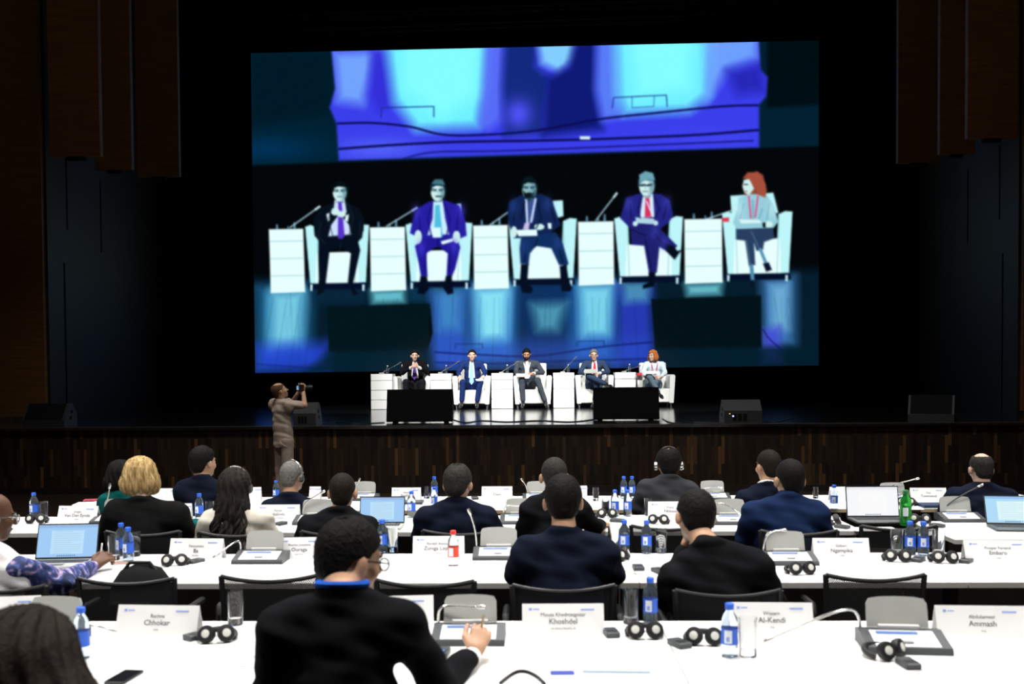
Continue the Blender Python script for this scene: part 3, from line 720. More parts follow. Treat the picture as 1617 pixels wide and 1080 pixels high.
C_KNIT = cloth('black_knit', (.009, .009, .009), .6, .25); C_TEAL = cloth('teal', (.005, .09, .085)); C_CREAM = cloth('cream_jacket', (.62, .58, .50)); C_WHITE = cloth('white_shirt', (.80, .80, .80))
C_BEIGE = cloth('taupe_polo', (.42, .33, .27)); C_TAUPE = cloth('taupe_trousers', (.38, .30, .24)); C_PANB = cloth('panel_blue_suit', (.012, .028, .12)); C_PANG = cloth('panel_grey_suit', (.045, .055, .07))
C_PAN4 = cloth('panel_navy_suit', (.03, .05, .10)); C_BLOUSE = cloth('pale_blouse', (.62, .74, .80)); C_DENIM = cloth('grey_trousers', (.10, .15, .19)); C_DKTR = cloth('dark_trousers', (.012, .013, .017))
C_PURP = cloth('purple_tie', (.12, .05, .30)); C_LBLUE = cloth('light_blue_tie', (.30, .55, .80)); C_REDT = cloth('red_tie', (.60, .03, .06)); C_LANY = cloth('blue_lanyard', (.02, .10, .5)); C_WLAN = cloth('white_lanyard', (.8, .82, .9)); C_RLAN = cloth('pink_lanyard', (.70, .08, .20))
def floral():
    m = bpy.data.materials.new('cloth_floral'); m.use_nodes = True; nt = m.node_tree; b = nt.nodes['Principled BSDF']
    tc = nt.nodes.new('ShaderNodeTexCoord'); n = nt.nodes.new('ShaderNodeTexNoise'); n.inputs['Scale'].default_value = 16; n.inputs['Detail'].default_value = 3; n.inputs['Distortion'].default_value = 1.2
    cr = nt.nodes.new('ShaderNodeValToRGB'); e = cr.color_ramp.elements
    e[0].position = .36; e[0].color = (.010, .016, .05, 1); e[1].position = .78; e[1].color = (.75, .78, .85, 1)
    for p, c in ((.46, (.02, .04, .16, 1)), (.54, (.07, .11, .34, 1)), (.59, (.38, .20, .32, 1)), (.65, (.42, .5, .72, 1))): x = e.new(p); x.color = c
    nt.links.new(tc.outputs['Object'], n.inputs['Vector']); nt.links.new(n.outputs['Fac'], cr.inputs['Fac']); nt.links.new(cr.outputs['Color'], b.inputs['Base Color']); b.inputs['Roughness'].default_value = .8
    return m
C_FLORAL = floral()
M_EYE = mat('eye_white', (.75, .73, .70), .25); M_IRIS = mat('dark_iris', (.015, .01, .008), .2); M_LIP = mat('lip', (.32, .10, .09), .5); M_SHOE = mat('black_leather', (.012, .012, .014), .25)
M_BROW = mat('dark_brow', (.02, .014, .01), .8)

def headframe(yaw, pitch, roll=0.0):
    # columns: head right (x), face forward (y), up (z) in world; yaw 0 faces +Y, positive yaw turns to -X
    return Matrix.Rotation(yaw, 3, 'Z') @ Matrix.Rotation(pitch, 3, 'X') @ Matrix.Rotation(roll, 3, 'Y')
def rows(M): return [[M[j][i] for j in range(3)] for i in range(3)]     # inverse rotation rows

def hand(fd, wr, f, n, side, curl=.5, s=1.0, thumb=.5, spread=.0):
    f = Vector(f).normalized(); n = Vector(n); n = (n - f*n.dot(f)).normalized(); t = f.cross(n)*side; w = Vector(wr)
    fd.rc(w - f*.03*s, w + f*.02*s, .024*s, .026*s, .012)
    for i, (o, L) in enumerate(((.030, (.040, .025, .020)), (.010, (.044, .029, .021)), (-.011, (.040, .026, .020)), (-.030, (.031, .020, .017)))):
        kn = w + f*(.088 - abs(i-1)*.004)*s + t*o*s
        fd.rc(w + f*.02*s + t*o*.5*s, kn, .016*s, .0125*s, .014)
        d = f + t*spread*(1.5-i)*.25; d.normalize(); p = kn
        for j, l in enumerate(L):
            a = curl*(.9, 1.15, .8)[j]; d = Matrix.Rotation(-a, 3, f.cross(n)) @ d if True else d
            q = p + d*l*s; fd.rc(p, q, (.0098 - j*.0007)*s, (.0092 - j*.0008)*s, .004); p = q
    b = w + f*.022*s + t*.024*s; d = (f*.75 + t*.75 - n*.15*(1+thumb)).normalized(); k = b + d*.042*s
    fd.rc(b, k, .017*s, .013*s, .012); d2 = (f*(.9) + t*(.35 - thumb*.5) - n*.45*thumb).normalized()
    m_ = k + d2*.032*s; fd.rc(k, m_, .0115*s, .010*s, .004); d3 = (d2 - t*.3*thumb - n*.2*thumb).normalized(); fd.rc(m_, m_ + d3*.026*s, .010*s, .0085*s, .004)

def person(label, head, J, skinm, hair, top, group=None, yaw=0., pitch=0., roll=0., h=.010, hs=1.0, top_name='jacket', trousers=C_DKTR, sleeve=1.0, collar='jacket',
           hair_kind='short', face=True, hands=None, belly=0.0, wrinkle=.004, sleeve_mat=None, shoes=False, cuffs=None, shoulder_r=.066, arm=1.0, front=None, armtop=None, hair_h=None, bald=None, collar_show=False, hair_extra=None, hem=None, loose=1.0):
    """J: world joints  N neck base, SL SR shoulders, EL ER elbows, WL WR wrists, P pelvis, KL KR knees, AL AR ankles (TL TR toes)."""
    J = {k: Vector(v) for k, v in J.items()}; H = Vector(head)
    O = Vector((J['P'].x, J['P'].y, J.get('floor', Vector((0, 0, 0))).z))
    root = thing('person', label, 'person', O, 0, group)
    M = headframe(yaw, pitch, roll); Mr = rows(M)
    def hp(x, y, z): return H + M @ (Vector((x, y, z))*hs)
    up = (J['N'] - J['P']).normalized(); xa = (J['SR'] - J['SL']); xa = (xa - up*xa.dot(up)).normalized(); ya = up.cross(xa)
    if ya.dot(M @ Vector((0, 1, 0))) < -.3: pass
    fr = [list(xa), list(ya), list(up)]; L = (J['N'] - J['P']).length
    sh = (J['SR'] - J['SL']).length/2
    # ---- body (skin): head, neck, trunk, arms and legs in one surface
    b = Field(h)
    b.ell(hp(0, -.012, .030), (.077*hs, .097*hs, .088*hs), Mr, .02)
    b.ell(hp(0, .026, -.040), (.060*hs, .066*hs, .078*hs), Mr, .03)
    b.ell(hp(0, .062, -.094), (.030*hs, .026*hs, .024*hs), Mr, .03)
    b.rc(hp(0, .088, .010), hp(0, .112, -.026), .010*hs, .015*hs, .012)
    b.rc(hp(-.034, .076, .020), hp(.034, .076, .020), .015*hs, .015*hs, .014)
    b.ell(hp(0, .088, -.062), (.024*hs, .011*hs, .010*hs), Mr, .012)
    for s_ in (-1, 1):
        b.ell(hp(s_*.032, .092, -.002), (.015*hs, .012*hs, .010*hs), Mr, .008, 's')
        b.ell(hp(s_*.040, .066, -.030), (.026*hs, .022*hs, .024*hs), Mr, .02)
        b.ell(hp(s_*.086, -.008, -.014), (.013*hs, .021*hs, .035*hs), rows(M @ Matrix.Rotation(s_*-.45, 3, 'Z')), .008)
    b.rc(hp(0, -.026, -.060), J['N'] - up*.02, .054*hs, .064, .03)
    b.rc(J['P'] + up*.10, J['N'] - up*.22, .09, min(.10, sh*.6), .04, fr=fr, sc=(1, .6, 1)); b.rc(J['N'] - up*.02, J['N'] - up*.24, .045, .05, .03)
    b.rc(J['SL'] - up*.03, J['SR'] - up*.03, .034, .034, .03)
    for s_ in 'LR':
        b.rc(J['S'+s_], J['E'+s_], .040*arm, .036*arm, .02); b.rc(J['E'+s_], J['W'+s_], .038*arm, .027, .02)
        b.rc(J['P'] + xa*(-.085 if s_ == 'L' else .085), J['K'+s_], .075, .052, .05); b.rc(J['K'+s_], J['A'+s_], .052, .036, .02)
    parts = [b.mesh(O)]
    for hd in (hands or []):
        hf = Field(.0045 if h < .012 else .006); hand(hf, *hd); parts.append(hf.mesh(O))
    obj('body', np_mesh('body', parts), skinm, root)
    # ---- garment on the trunk and sleeves
    def wr(Fd, X, Y, Z):
        d = wrinkle*(np.sin(Z*52 + 2.2*np.sin(X*9 + O.x*7) + Y*11)*.6 + np.sin(X*38 + Z*30 + 2*np.sin(Z*13 + O.x))*.5 + .6*np.sin(Z*95 + X*22 + Y*30)*.4)
        return Fd + d
    g = Field(h)
    top_r = min(sh*.82, .17)
    g.rc(J['P'] + up*.02, J['P'] + up*L*.42, .165 + belly, .160 + belly, .05, fr=fr, sc=(1, .72, 1))
    g.rc(J['P'] + up*L*.42, J['N'] - up*.17, .160 + belly*.7, top_r, .06, fr=fr, sc=(1, .68, 1))
    g.rc(J['SL'] + (J['N']-J['SL'])*.05, J['N'] - up*.035, shoulder_r, .062, .05); g.rc(J['SR'] + (J['N']-J['SR'])*.05, J['N'] - up*.035, shoulder_r, .062, .05)
    g.rc(J['SL'] - up*.05, J['SR'] - up*.05, shoulder_r*.95, shoulder_r*.95, .05)
    g2 = Field(h) if sleeve_mat else g
    if hem: g.rc(J['P'] + up*.18, J['P'] - up*hem, .150, .168, .04, fr=fr, sc=(1, .80, 1)); g.fn(lambda Fd, X, Y, Z: np.maximum(Fd, (J['P'].z - hem) - Z + 0*X + 0*Y))
    for s_ in 'LR':
        S_, E_, W_ = J['S'+s_], J['E'+s_], J['W'+s_]
        if sleeve > .55:
            g2.rc(S_, E_, shoulder_r*arm, .053*arm, .03); e = E_ + (W_-E_)*((sleeve-.5)*2*(.80 if cuffs is not None else .93)); g2.rc(E_, e, .052*arm, .041*arm, .02)
        else:
            e = S_ + (E_-S_)*(sleeve*2); g2.rc(S_, e, shoulder_r*arm, .060*arm, .03)
    if collar in ('jacket', 'shirt', 'polo'):
        c0 = J['N'] + up*.012; rr = .068
        pts = [c0 + xa*rr*math.sin(a) - ya*rr*math.cos(a)*.9 - up*.028*(1-math.cos(a)) for a in [R(v) for v in range(-130, 131, 20)]]
        for p, q in zip(pts[:-1], pts[1:]): g.rc(p, q, .017, .017, .012)
    if wrinkle: g.fn(wr)
    if front:                                        # open jacket: a V cut in front shows the shirt
        def cut(Fd, X, Y, Z):
            c = J['N'] ; q = [(X-c.x)*v[0] + (Y-c.y)*v[1] + (Z-c.z)*v[2] for v in fr]
            w = np.clip(front[0] + (front[1]-front[0])*np.clip(-q[2]/front[2], 0, 1), 0, 1)
            return np.maximum(Fd, np.minimum.reduce([w - np.abs(q[0]), q[1] - .03 + 0*q[0], q[2] + front[2]]))
        def shirtF():
            sfd = Field(h); sfd.rc(J['P'] + up*L*.30, J['N'] - up*.17, .148 + belly, top_r*.93, .05, fr=fr, sc=(1, .68, 1)); sfd.rc(J['N'] - up*.10, J['N'] - up*.01, .075, .066, .04)
            return sfd
        obj('shirt', np_mesh('shirt', [shirtF().mesh(O)]), C_WHITE, root)
        g.fn(cut)
    obj(top_name, np_mesh(top_name, [g.mesh(O)]), top, root)
    if sleeve_mat:
        if wrinkle: g2.fn(wr)
        obj('sleeve', np_mesh('sleeve', [g2.mesh(O)]), sleeve_mat, root)
    if collar_show:
        sc_ = Field(.006); c0 = J['N'] + up*.026; rr = .064
        pts = [c0 + xa*rr*math.sin(a) - ya*rr*math.cos(a)*.9 - up*.026*(1-math.cos(a)) for a in [R(v) for v in range(-140, 141, 20)]]
        for p, q in zip(pts[:-1], pts[1:]): sc_.rc(p, q, .012, .012, .008)
        obj('shirt_collar', np_mesh('shirt_collar', [sc_.mesh(O)]), cuffs or C_WHITE, root)
    if cuffs is not None:
        for s_ in 'LR':
            d = (J['W'+s_]-J['E'+s_]).normalized(); p = J['W'+s_]
            cf = Field(.006); cf.rc(p - d*.06, p - d*.004, .040, .034, .006); obj('cuff', np_mesh('cuff', [cf.mesh(O)]), C_WHITE, root)
    # ---- trousers and shoes
    if trousers is not None:
        tf = Field(max(h, .012))
        for s_, sg in (('L', -1), ('R', 1)):
            hip = J['P'] + xa*sg*.085
            tf.rc(hip, J['K'+s_], .098 if not hem else .090, .070*loose, .04); tf.rc(J['K'+s_], J['A'+s_] + (J['K'+s_]-J['A'+s_])*.16, .069*loose, .056*loose, .03)
        pr_ = .13 if not hem else .10; tf.rc(J['P'] - xa*.06, J['P'] + xa*.06, pr_, pr_, .05)
        if not hem: tf.rc(J['P'], J['P'] + up*.16, .155 + belly, .150 + belly, .05, fr=fr, sc=(1, .72, 1))
        obj('trousers', np_mesh('trousers', [tf.mesh(O)]), trousers, root)
    if shoes:
        for s_ in 'LR':
            sf = Field(.009); a = J['A'+s_]; t_ = J['T'+s_]; d = (t_-a); d.normalize()
            sf.rc(a - up*0 + Vector((0, 0, -.03)), t_ - d*.04, .040, .036, .02); sf.rc(t_ - d*.06, t_, .038, .030, .02); sf.rc(a, a + (J['K'+s_]-a)*.2, .040, .042, .02)
            obj('shoe', np_mesh('shoe', [sf.mesh(O)]), M_SHOE, root)
    # ---- face details
    if face:
        e = MB()
        for s_ in (-1, 1):
            c = hp(s_*.032, .083, -.001); e.v and None
            k = MB().lathe([(0.0005, -.0115), (.007, -.009), (.0115, 0), (.007, .009), (.0005, .0115)], (0, 0, 0), 10); e.add([Vector(v)*hs + c - O for v in k.v], k.f)
        e.build('eyes', M_EYE, root, True)
        e = MB()
        for s_ in (-1, 1):
            c = hp(s_*.032, .092, -.001); k = MB().lathe([(0.0005, -.006), (.0055, -.003), (.0055, .003), (.0005, .006)], (0, 0, 0), 8); e.add([Vector(v)*hs + c - O for v in k.v], k.f)
        e.build('irises', M_IRIS, root, True)
        e = MB()
        for s_ in (-1, 1): e.tube([hp(s_*.014, .095, .020) - O, hp(s_*.032, .096, .026) - O, hp(s_*.052, .080, .020) - O], .0045*hs, 6)
        e.build('eyebrows', M_BROW, root, True)
        MB().tube([hp(-.022, .088, -.061) - O, hp(0, .099, -.060) - O, hp(.022, .088, -.061) - O], [.003, .006, .003], 6).build('lips', M_LIP, root, True)
    # ---- hair
    if hair is not None:
        hh = hair_h or min(h, .008)
        hf = Field(hh)
        def loc(X, Y, Z):
            qx, qy, qz = X-H.x, Y-H.y, Z-H.z
            return [(Mr[i][0]*qx + Mr[i][1]*qy + Mr[i][2]*qz)/hs for i in range(3)]
        if hair_kind in ('short', 'crop'):
            th = .016 if hair_kind == 'short' else .008
            hf.ell(hp(0, -.014, .030), ((.077+th)*hs, (.096+th)*hs, (.088+th*1.2)*hs), Mr, .02)
            hf.ell(hp(0, -.055, -.035), ((.058+th*.6)*hs, (.045+th*.6)*hs, (.055)*hs), Mr, .03)
            def clip(Fd, X, Y, Z):
                q = loc(X, Y, Z); line_ = np.where(q[1] > .02, .02 + .9*(q[1]-.02), np.where(q[1] > -.035, .012 + .2*q[1], -.085 + (q[1]+.12)*.35*0)) + 0*q[0]
                line_ = np.where((q[1] <= -.035), np.maximum(-.082, .005 + (q[1]+.035)*3.2), line_)
                Fd = np.maximum(Fd, (line_ - q[2])*hs*.8)
                return Fd + NR.normal(0, .0016 if hair_kind == 'short' else .0008, Fd.shape)
            hf.fn(clip)
            if bald:
                hf.ell(hp(0, -.045 + bald[1], .118), (bald[0]*hs, bald[0]*1.15*hs, .05*hs), Mr, .012, 's')
        elif hair_kind == 'bob':
            hf.ell(hp(0, -.012, .034), (.098*hs, .115*hs, .100*hs), Mr, .03); hf.ell(hp(0, -.045, -.045), (.118*hs, .082*hs, .085*hs), Mr, .04)
            hf.ell(hp(-.085, .005, -.05), (.04*hs, .055*hs, .07*hs), Mr, .03); hf.ell(hp(.085, .005, -.05), (.04*hs, .055*hs, .07*hs), Mr, .03)
            def clip(Fd, X, Y, Z):
                q = loc(X, Y, Z); a = np.arctan2(q[0], -q[1]+.0); Fd = Fd + .006*np.sin(a*17 + 2.5*np.sin(q[2]*22)) + .003*np.sin(a*39 + q[2]*30)
                return np.maximum(Fd, np.minimum(q[1]-.055, .07-q[2])*hs)
            hf.fn(clip)
        elif hair_kind == 'long':
            hf.ell(hp(0, -.012, .034), (.096*hs, .115*hs, .098*hs), Mr, .03); hf.rc(hp(0, -.045, .0), hp(0, -.07, -.16), .098*hs, .10*hs, .04); hf.ell(hp(0, -.085, -.15), (.112*hs, .06*hs, .10*hs), Mr, .05)
            for e_ in (hair_extra or []): hf.rc(hp(*e_[0]), hp(*e_[1]), e_[2], e_[3], .06)
            def clip(Fd, X, Y, Z):
                q = loc(X, Y, Z); a = np.arctan2(q[0], -q[1]+.03); Fd = Fd + .005*np.sin(a*21 + 2.0*np.sin(q[2]*26)) + .003*np.sin(a*43 + q[2]*20)
                return np.maximum(Fd, np.minimum(q[1]-.05, .07-q[2])*hs)
            hf.fn(clip)
        ho = obj('hair', np_mesh('hair', [hf.mesh(O)]), hair, root)
        if hair_kind == 'long':
            tb = MB(); rs = random.Random(5)
            for i in range(26):
                x = -.118 + .236*(i+.5)/26 + rs.uniform(-.01, .01); ln = rs.uniform(.36, .50) - abs(x)*.5; ph = rs.uniform(0, 6.28); am = rs.uniform(.014, .026)
                pts = []; rr = []
                for k in range(22):
                    t_ = k/21; z = -.10 - ln*t_
                    pts.append(hp(x*(.75+.35*t_) + am*math.sin(ph + t_*17)*(.3+t_), -.125 - .13*t_ + am*.6*math.cos(ph + t_*17), z) - O); rr.append(.011*(1 - .7*t_) + .002)
                tb.tube(pts, rr, 6)
            tb.build('hair_strands', hair, root, True)
    return root, hp, O

def rest(N, SL, SR, Yp, zp=.50, floor=0.0, elbows=None, wrists=None, spread=.10, dirY=1):
    """seated joints completed: pelvis, knees and feet under the table"""
    N, SL, SR = Vector(N), Vector(SL), Vector(SR); cx = (SL.x+SR.x)/2
    J = dict(N=N, SL=SL, SR=SR, P=(cx, Yp, zp), floor=(0, 0, floor))
    for s_, sg in (('L', -1), ('R', 1)):
        J['K'+s_] = (cx + sg*dirY*spread, Yp + dirY*.43, zp+.03); J['A'+s_] = (cx + sg*dirY*spread, Yp + dirY*.40, floor+.10)
    for i, s_ in enumerate('LR'):
        S_ = (SL, SR)[i]; sg = (-1, 1)[i]*dirY
        J['E'+s_] = elbows[i] if elbows and elbows[i] is not None else S_ + Vector((sg*.04, .10*dirY, -.27))
        J['W'+s_] = wrists[i] if wrists and wrists[i] is not None else Vector(J['E'+s_]) + Vector((-sg*.09, .23*dirY, .03))
    return J
# ================================================================ STAGE FURNITURE
def pedestal(x0, x1, yb, label):
    a = G(x0, yb, ST_Z); b = G(x1, yb, ST_Z); w = b.x-a.x; Y = (a.y+b.y)/2
    t = thing('pedestal_table', label, 'table', ((a.x+b.x)/2, Y + w/2, ST_Z), 0, 'white pedestals between the armchairs')
    zs = [.0, .215, .43, .645, .80]
    for k in range(4):
        MB().rbox((0, 0, (zs[k]+zs[k+1])/2), (w, w, zs[k+1]-zs[k]-.014), .006).build('panel', M_WLAM, t)
    MB().box((0, 0, .40), (w-.02, w-.02, .79)).build('core', M_GREYPL, t)
    return t
PED = [pedestal(586.5, 619.5, 646.8, 'white pedestal at the far left end of the stage row'), pedestal(680, 713, 646, 'white pedestal between the clasped-hands man and the blue-suited man'),
       pedestal(776.5, 810, 645.4, 'white pedestal left of the bearded man reading'), pedestal(874, 907, 644.2, 'white pedestal right of the bearded man, its steep microphone standing free'),
       pedestal(971, 1004.5, 643.4, 'white pedestal beside the red-haired woman')]
def armchair(xc, label, yb):
    a = G(xc, yb, ST_Z)
    t = thing('armchair', label, 'chair', (a.x, a.y + .36, ST_Z), 0, 'white leather armchairs on the stage')
    MB().rbox((0, -.05, .265), (.62, .70, .31), .04).build('seat', M_WLEATHER, t, True)
    for s in (-1, 1):
        p = [(s*.30, .10), (s*.39, .10), (s*.43, .70), (s*.41, .735), (s*.345, .74), (s*.31, .70)]
        MB().prism(p, -.40, .34).build('arm', M_WLEATHER, t)
    MB().rbox((0, .30, .60), (.62, .14, .82), .03, Matrix.Rotation(R(-8), 3, 'X')).build('backrest', M_WLEATHER, t, True)
    for sx in (-.34, .34):
        for sy in (-.33, .28): MB().lathe([(.016, 0), (.022, .11)], (sx, sy, 0), 10).build('leg', M_SILVER, t, True)
    return t
YB = [646, 645.5, 645, 644, 643]
for xc, lb, y in zip((650, 745, 841.5, 939, 1036), ('white leather armchair under the man with clasped hands', 'white leather armchair under the blue-suited man', 'white leather armchair under the bearded man reading',
                  'white leather armchair under the man with crossed legs', 'white leather armchair under the red-haired woman'), YB): armchair(xc, lb, y)
# things on the pedestals
def lathe_mesh(key, prof, n=16): return MB().lathe(prof, n=n).mesh(key, True)
def stage_mic(p, tip, label):
    t = thing('gooseneck_microphone', label, 'microphone', p, 0, 'stage table microphones')
    MB().rbox((0, 0, .012), (.10, .12, .024), .01).build('base', M_GREYPL, t)
    d = Vector(tip) - Vector(p)
    MB().tube([(0, 0, .02), d*.5 + Vector((0, 0, .01)), d*.85], .006, 6).build('gooseneck', M_SILVER, t, True)
    MB().tube([d*.83, d], .012, 8).build('microphone_head', M_SILVER, t, True)
def small_bottle(p, label, s=1.0):
    t = thing('water_bottle', label, 'bottle', p, 0, 'small bottles on the pedestals')
    o = MB().lathe([(.028, 0), (.03, .01), (.03, .10), (.012, .15), (.012, .165)], n=12).build('bottle_body', M_PET, t, True); MB().lathe([(.015, .165), (.015, .185)], n=10).build('cap', M_PAPER, t, True)
def small_glass(p, label):
    o = MB().lathe([(.028, 0), (.033, .09), (.030, .09), (.025, .006)], n=14).build('water_glass', M_GLASS, None, True); o.location = p; tag(o, label, 'glass', 'small glasses on the pedestals')
tips = [(633, 572), (725, 570.5), (819, 570), (910, 563), (1012, 577)]
wh = ('far left pedestal', 'second pedestal from the left', 'middle pedestal', 'fourth pedestal from the left', 'pedestal beside the red-haired woman')
for pd, tp, w_ in zip(PED, tips, wh):
    c = pd.location + Vector((0, 0, .799)); stage_mic(c + Vector((-.02, -.08, 0)), W(tp[0], tp[1], c.y - .25), 'silver gooseneck microphone slanting up from the ' + w_)
    small_bottle(c + Vector((.11, -.06, 0)), 'small water bottle standing on the ' + w_); small_glass(c + Vector((.03, .10, 0)), 'small drinking glass behind the microphone on the ' + w_)
pr = PED[4].location + Vector((.30, -.05, .73))
# monitors with their backs to the hall
def monitor(x0, x1, yt, yb, label):
    a = G(x0, yb, ST_Z); b = G(x1, yb, ST_Z); w = b.x-a.x; hgt = (yb-yt)/(F/a.y)
    t = thing('stage_monitor', label, 'monitor', ((a.x+b.x)/2, a.y + .12, ST_Z), 0, 'flat monitors at the stage edge')
    rt = Matrix.Rotation(R(-14), 3, 'X')
    MB().rbox((0, .03, hgt/2 + .01), (w, .07, hgt), .012, rt).build('casing', M_BLACKM, t)
    MB().box((0, .03 + .037, hgt/2 + .01), (w-.04, .004, hgt-.05), rt).build('screen', mat('dark_screen', (.01, .01, .012), .1), t)
    MB().prism([(.05, 0), (.30, 0), (.30, .02), (.10, hgt*.7), (.05, hgt*.7)], -w*.42, -w*.36, 'x').build('stand', M_BLACKM, t)
    MB().prism([(.05, 0), (.30, 0), (.30, .02), (.10, hgt*.7), (.05, hgt*.7)], w*.36, w*.42, 'x').build('stand', M_BLACKM, t)
    MB().box((0, -.018, hgt*.25), (w*.3, .01, hgt*.2), rt).build('connector_panel', M_BLACKM, t)
monitor(609, 713, 616, 668, 'black stage monitor seen from behind, in front of the clasped-hands man')
monitor(938, 1044, 613, 664, 'black stage monitor seen from behind, in front of the crossed-legs man and the woman')
def wedge(x0, x1, yt, yb, face, label, lights=False):
    a = G(x0, yb, ST_Z); b = G(x1, yb, ST_Z); w = b.x-a.x; hg = (yb-yt)/(F/a.y)*1.0
    t = thing('wedge_speaker', label, 'speaker', ((a.x+b.x)/2, a.y + .22, ST_Z), face, 'wedge speakers along the stage edge')
    # front (grille) faces -y in its own frame, sloping back
    pf = [(-.22, 0), (.22, 0), (.22, hg*.55), (.06, hg), (-.04, hg), (-.22, hg*.30)]
    MB().prism(pf, -w/2, w/2, 'x').build('cabinet', M_SPK, t)
    g = MB(); g.add([(-w*.45, -.223, hg*.33), (w*.45, -.223, hg*.33), (w*.45, -.045, hg*1.0), (-w*.45, -.045, hg*1.0)], [(0, 1, 2, 3)]); g.build('grille', M_BLACKM, t)
    for s in (-1, 1):
        MB().box((s*w*.5, .04, hg*.62), (.012, .05, hg*.14)).build('handle', M_BLACKM, t); MB().box((s*w*.5, .0, hg*.36), (.012, .05, hg*.14)).build('handle', M_BLACKM, t)
    jp = MB()
    for k in range(3): jp.box((w*(-.05+.14*k), .222, hg*.28), (w*.10, .01, hg*.28))
    jp.build('connector_panel', M_BLACKM, t)
    if lights:
        MB().box((w*.27, .225, hg*.32), (.02, .006, .02)).build('power_light', emit('violet_light', (.35, .25, 1.0), 6), t); MB().box((w*.36, .225, hg*.42), (.012, .006, .012)).build('status_light', emit('amber_light', (1, .7, .1), 1.5), t)
wedge(35, 98, 637, 674, 0, 'black wedge speaker at the far left of the stage, before the tripod')
wedge(463, 498, 636, 673, math.pi, 'black wedge speaker just right of the photographer on the stage edge')
wedge(1144, 1205, 632, 669, math.pi, 'black wedge speaker with a small violet light at its back', True)
wedge(1446, 1518, 625, 667, R(-25), 'black wedge speaker at the far right of the stage')
# tripod behind the far left speaker
p = G(52, 652, ST_Z); t = thing('tripod', 'dim black tripod standing behind the far left speaker', 'tripod', p)
for k in range(3):
    a = R(90 + 120*k); MB().tube([(math.cos(a)*.38, math.sin(a)*.38, .0), (0, 0, 1.05)], .016, 6).build('leg', M_METAL_DK, t)
MB().tube([(0, 0, .6), (0, 0, 1.25)], .02, 8).build('column', M_METAL_DK, t); MB().rbox((0, 0, 1.32), (.12, .2, .14), .02).build('head', M_BLACK, t)
# cables on the stage
def cable(px, label, r=.008):
    pts = [G(x, y, ST_Z + r) for x, y in px]; sm = []
    for i in range(len(pts)-1):
        p0, p1, p2, p3 = pts[max(i-1, 0)], pts[i], pts[i+1], pts[min(i+2, len(pts)-1)]
        for k in range(6):
            u = k/6; sm.append(.5*(2*p1 + (p2-p0)*u + (2*p0-5*p1+4*p2-p3)*u*u + (3*p1-p0-3*p2+p3)*u**3))
    sm.append(pts[-1]); m = MB().tube([q - pts[0] for q in sm], r, 6); o = m.build('stage_cable', M_BLACK, None, True); o.location = pts[0]; tag(o, label, 'cable')
cable([(714, 662), (735, 667), (760, 664), (800, 666), (850, 664), (900, 666), (938, 662)], 'black cable lying along the stage edge between the two monitors')
cable([(1046, 661), (1056, 666), (1070, 668), (1100, 667), (1143, 668)], 'black cable running from the right monitor to the violet-lit speaker')
cable([(1207, 666), (1230, 666), (1245, 662), (1252, 660)], 'short black cable right of the violet-lit speaker')
cable([(500, 669), (530, 667), (560, 669), (607, 667)], 'black cable between the photographer\'s speaker and the left monitor')

# ================================================================ PANELLISTS (facing the hall)
def WP(px, py, Y): return W(px, py, Y)
PI = math.pi
YC = 22.62                                       # depth of the seated trunks
def panel(label, xh, yh, shx, shy, el, wr, kn, an, toe, **kw):
    """pixels; index 0 = sitter's left (image right), 1 = sitter's right"""
    H = WP(xh, yh, YC-.06); SL = WP(shx[0], shy, YC); SR = WP(shx[1], shy, YC); N = (SL+SR)/2 + Vector((0, .02, .075))
    cx = (SL.x+SR.x)/2
    J = dict(N=N, SL=SL, SR=SR, P=(cx, YC+.10, ST_Z+.50), floor=(0, 0, ST_Z), EL=WP(*el[0]), ER=WP(*el[1]), WL=WP(*wr[0]), WR=WP(*wr[1]), KL=WP(*kn[0]), KR=WP(*kn[1]), AL=WP(*an[0]), AR=WP(*an[1]), TL=WP(*toe[0]), TR=WP(*toe[1]))
    return person(label, H, J, h=.011, shoes=True, hair_h=.009, group='panellists on the stage', **kw), J
g1 = Y0 = 22.2
def tie(root, O, N, m, ln, w=.045, y=-.135):
    N = Vector(N) - O
    MB().prism([(N.x-.016, N.z-.04), (N.x+.016, N.z-.04), (N.x+.02, N.z-.09), (N.x+w, N.z-ln+.06), (N.x, N.z-ln), (N.x-w, N.z-ln+.06), (N.x-.02, N.z-.09)], N.y+y-.006, N.y+y+.012).build('tie', m, root)
def lanyard(root, O, N, m, ln, y=-.135, badge=True):
    N = Vector(N) - O
    t = MB()
    for s in (-1, 1): t.tube([(N.x+s*.07, N.y-.02, N.z+.0), (N.x+s*.065, N.y+y*.8, N.z-.08), (N.x+s*.012, N.y+y-.02, N.z-ln)], .009, 5)
    t.build('lanyard', m, root)
    if badge: MB().box((N.x, N.y+y-.025, N.z-ln-.05), (.085, .004, .11)).build('badge', M_PAPER, root)
P1, J1 = panel('man in dark suit with purple tie, hands clasped at his chest', 655, 561.5, (669.5, 641), 574.5, [(675, 588, 22.45), (635, 589, 22.45)], [(661, 580, 22.28), (650, 580, 22.28)], [(667, 603.5, 22.2), (641, 603.5, 22.2)], [(668, 638, 22.2), (640, 638, 22.2)], [(671, 644, 21.98), (637, 644, 21.98)],
      skinm=SK_FAIR, hair=H_BLACK, top=C_BLACK, yaw=PI+.1, pitch=-.08, front=(.05, .09, .46), cuffs=C_WHITE, trousers=C_DKTR,
      hands=[(WP(660, 579.5, 22.27), (-.75, -.2, .45), (0, -1, .1), 1, .9), (WP(651, 579.5, 22.26), (.75, -.25, .4), (0, -1, .1), -1, .9)])
tie(P1[0], P1[2], J1['N'], C_PURP, .44)
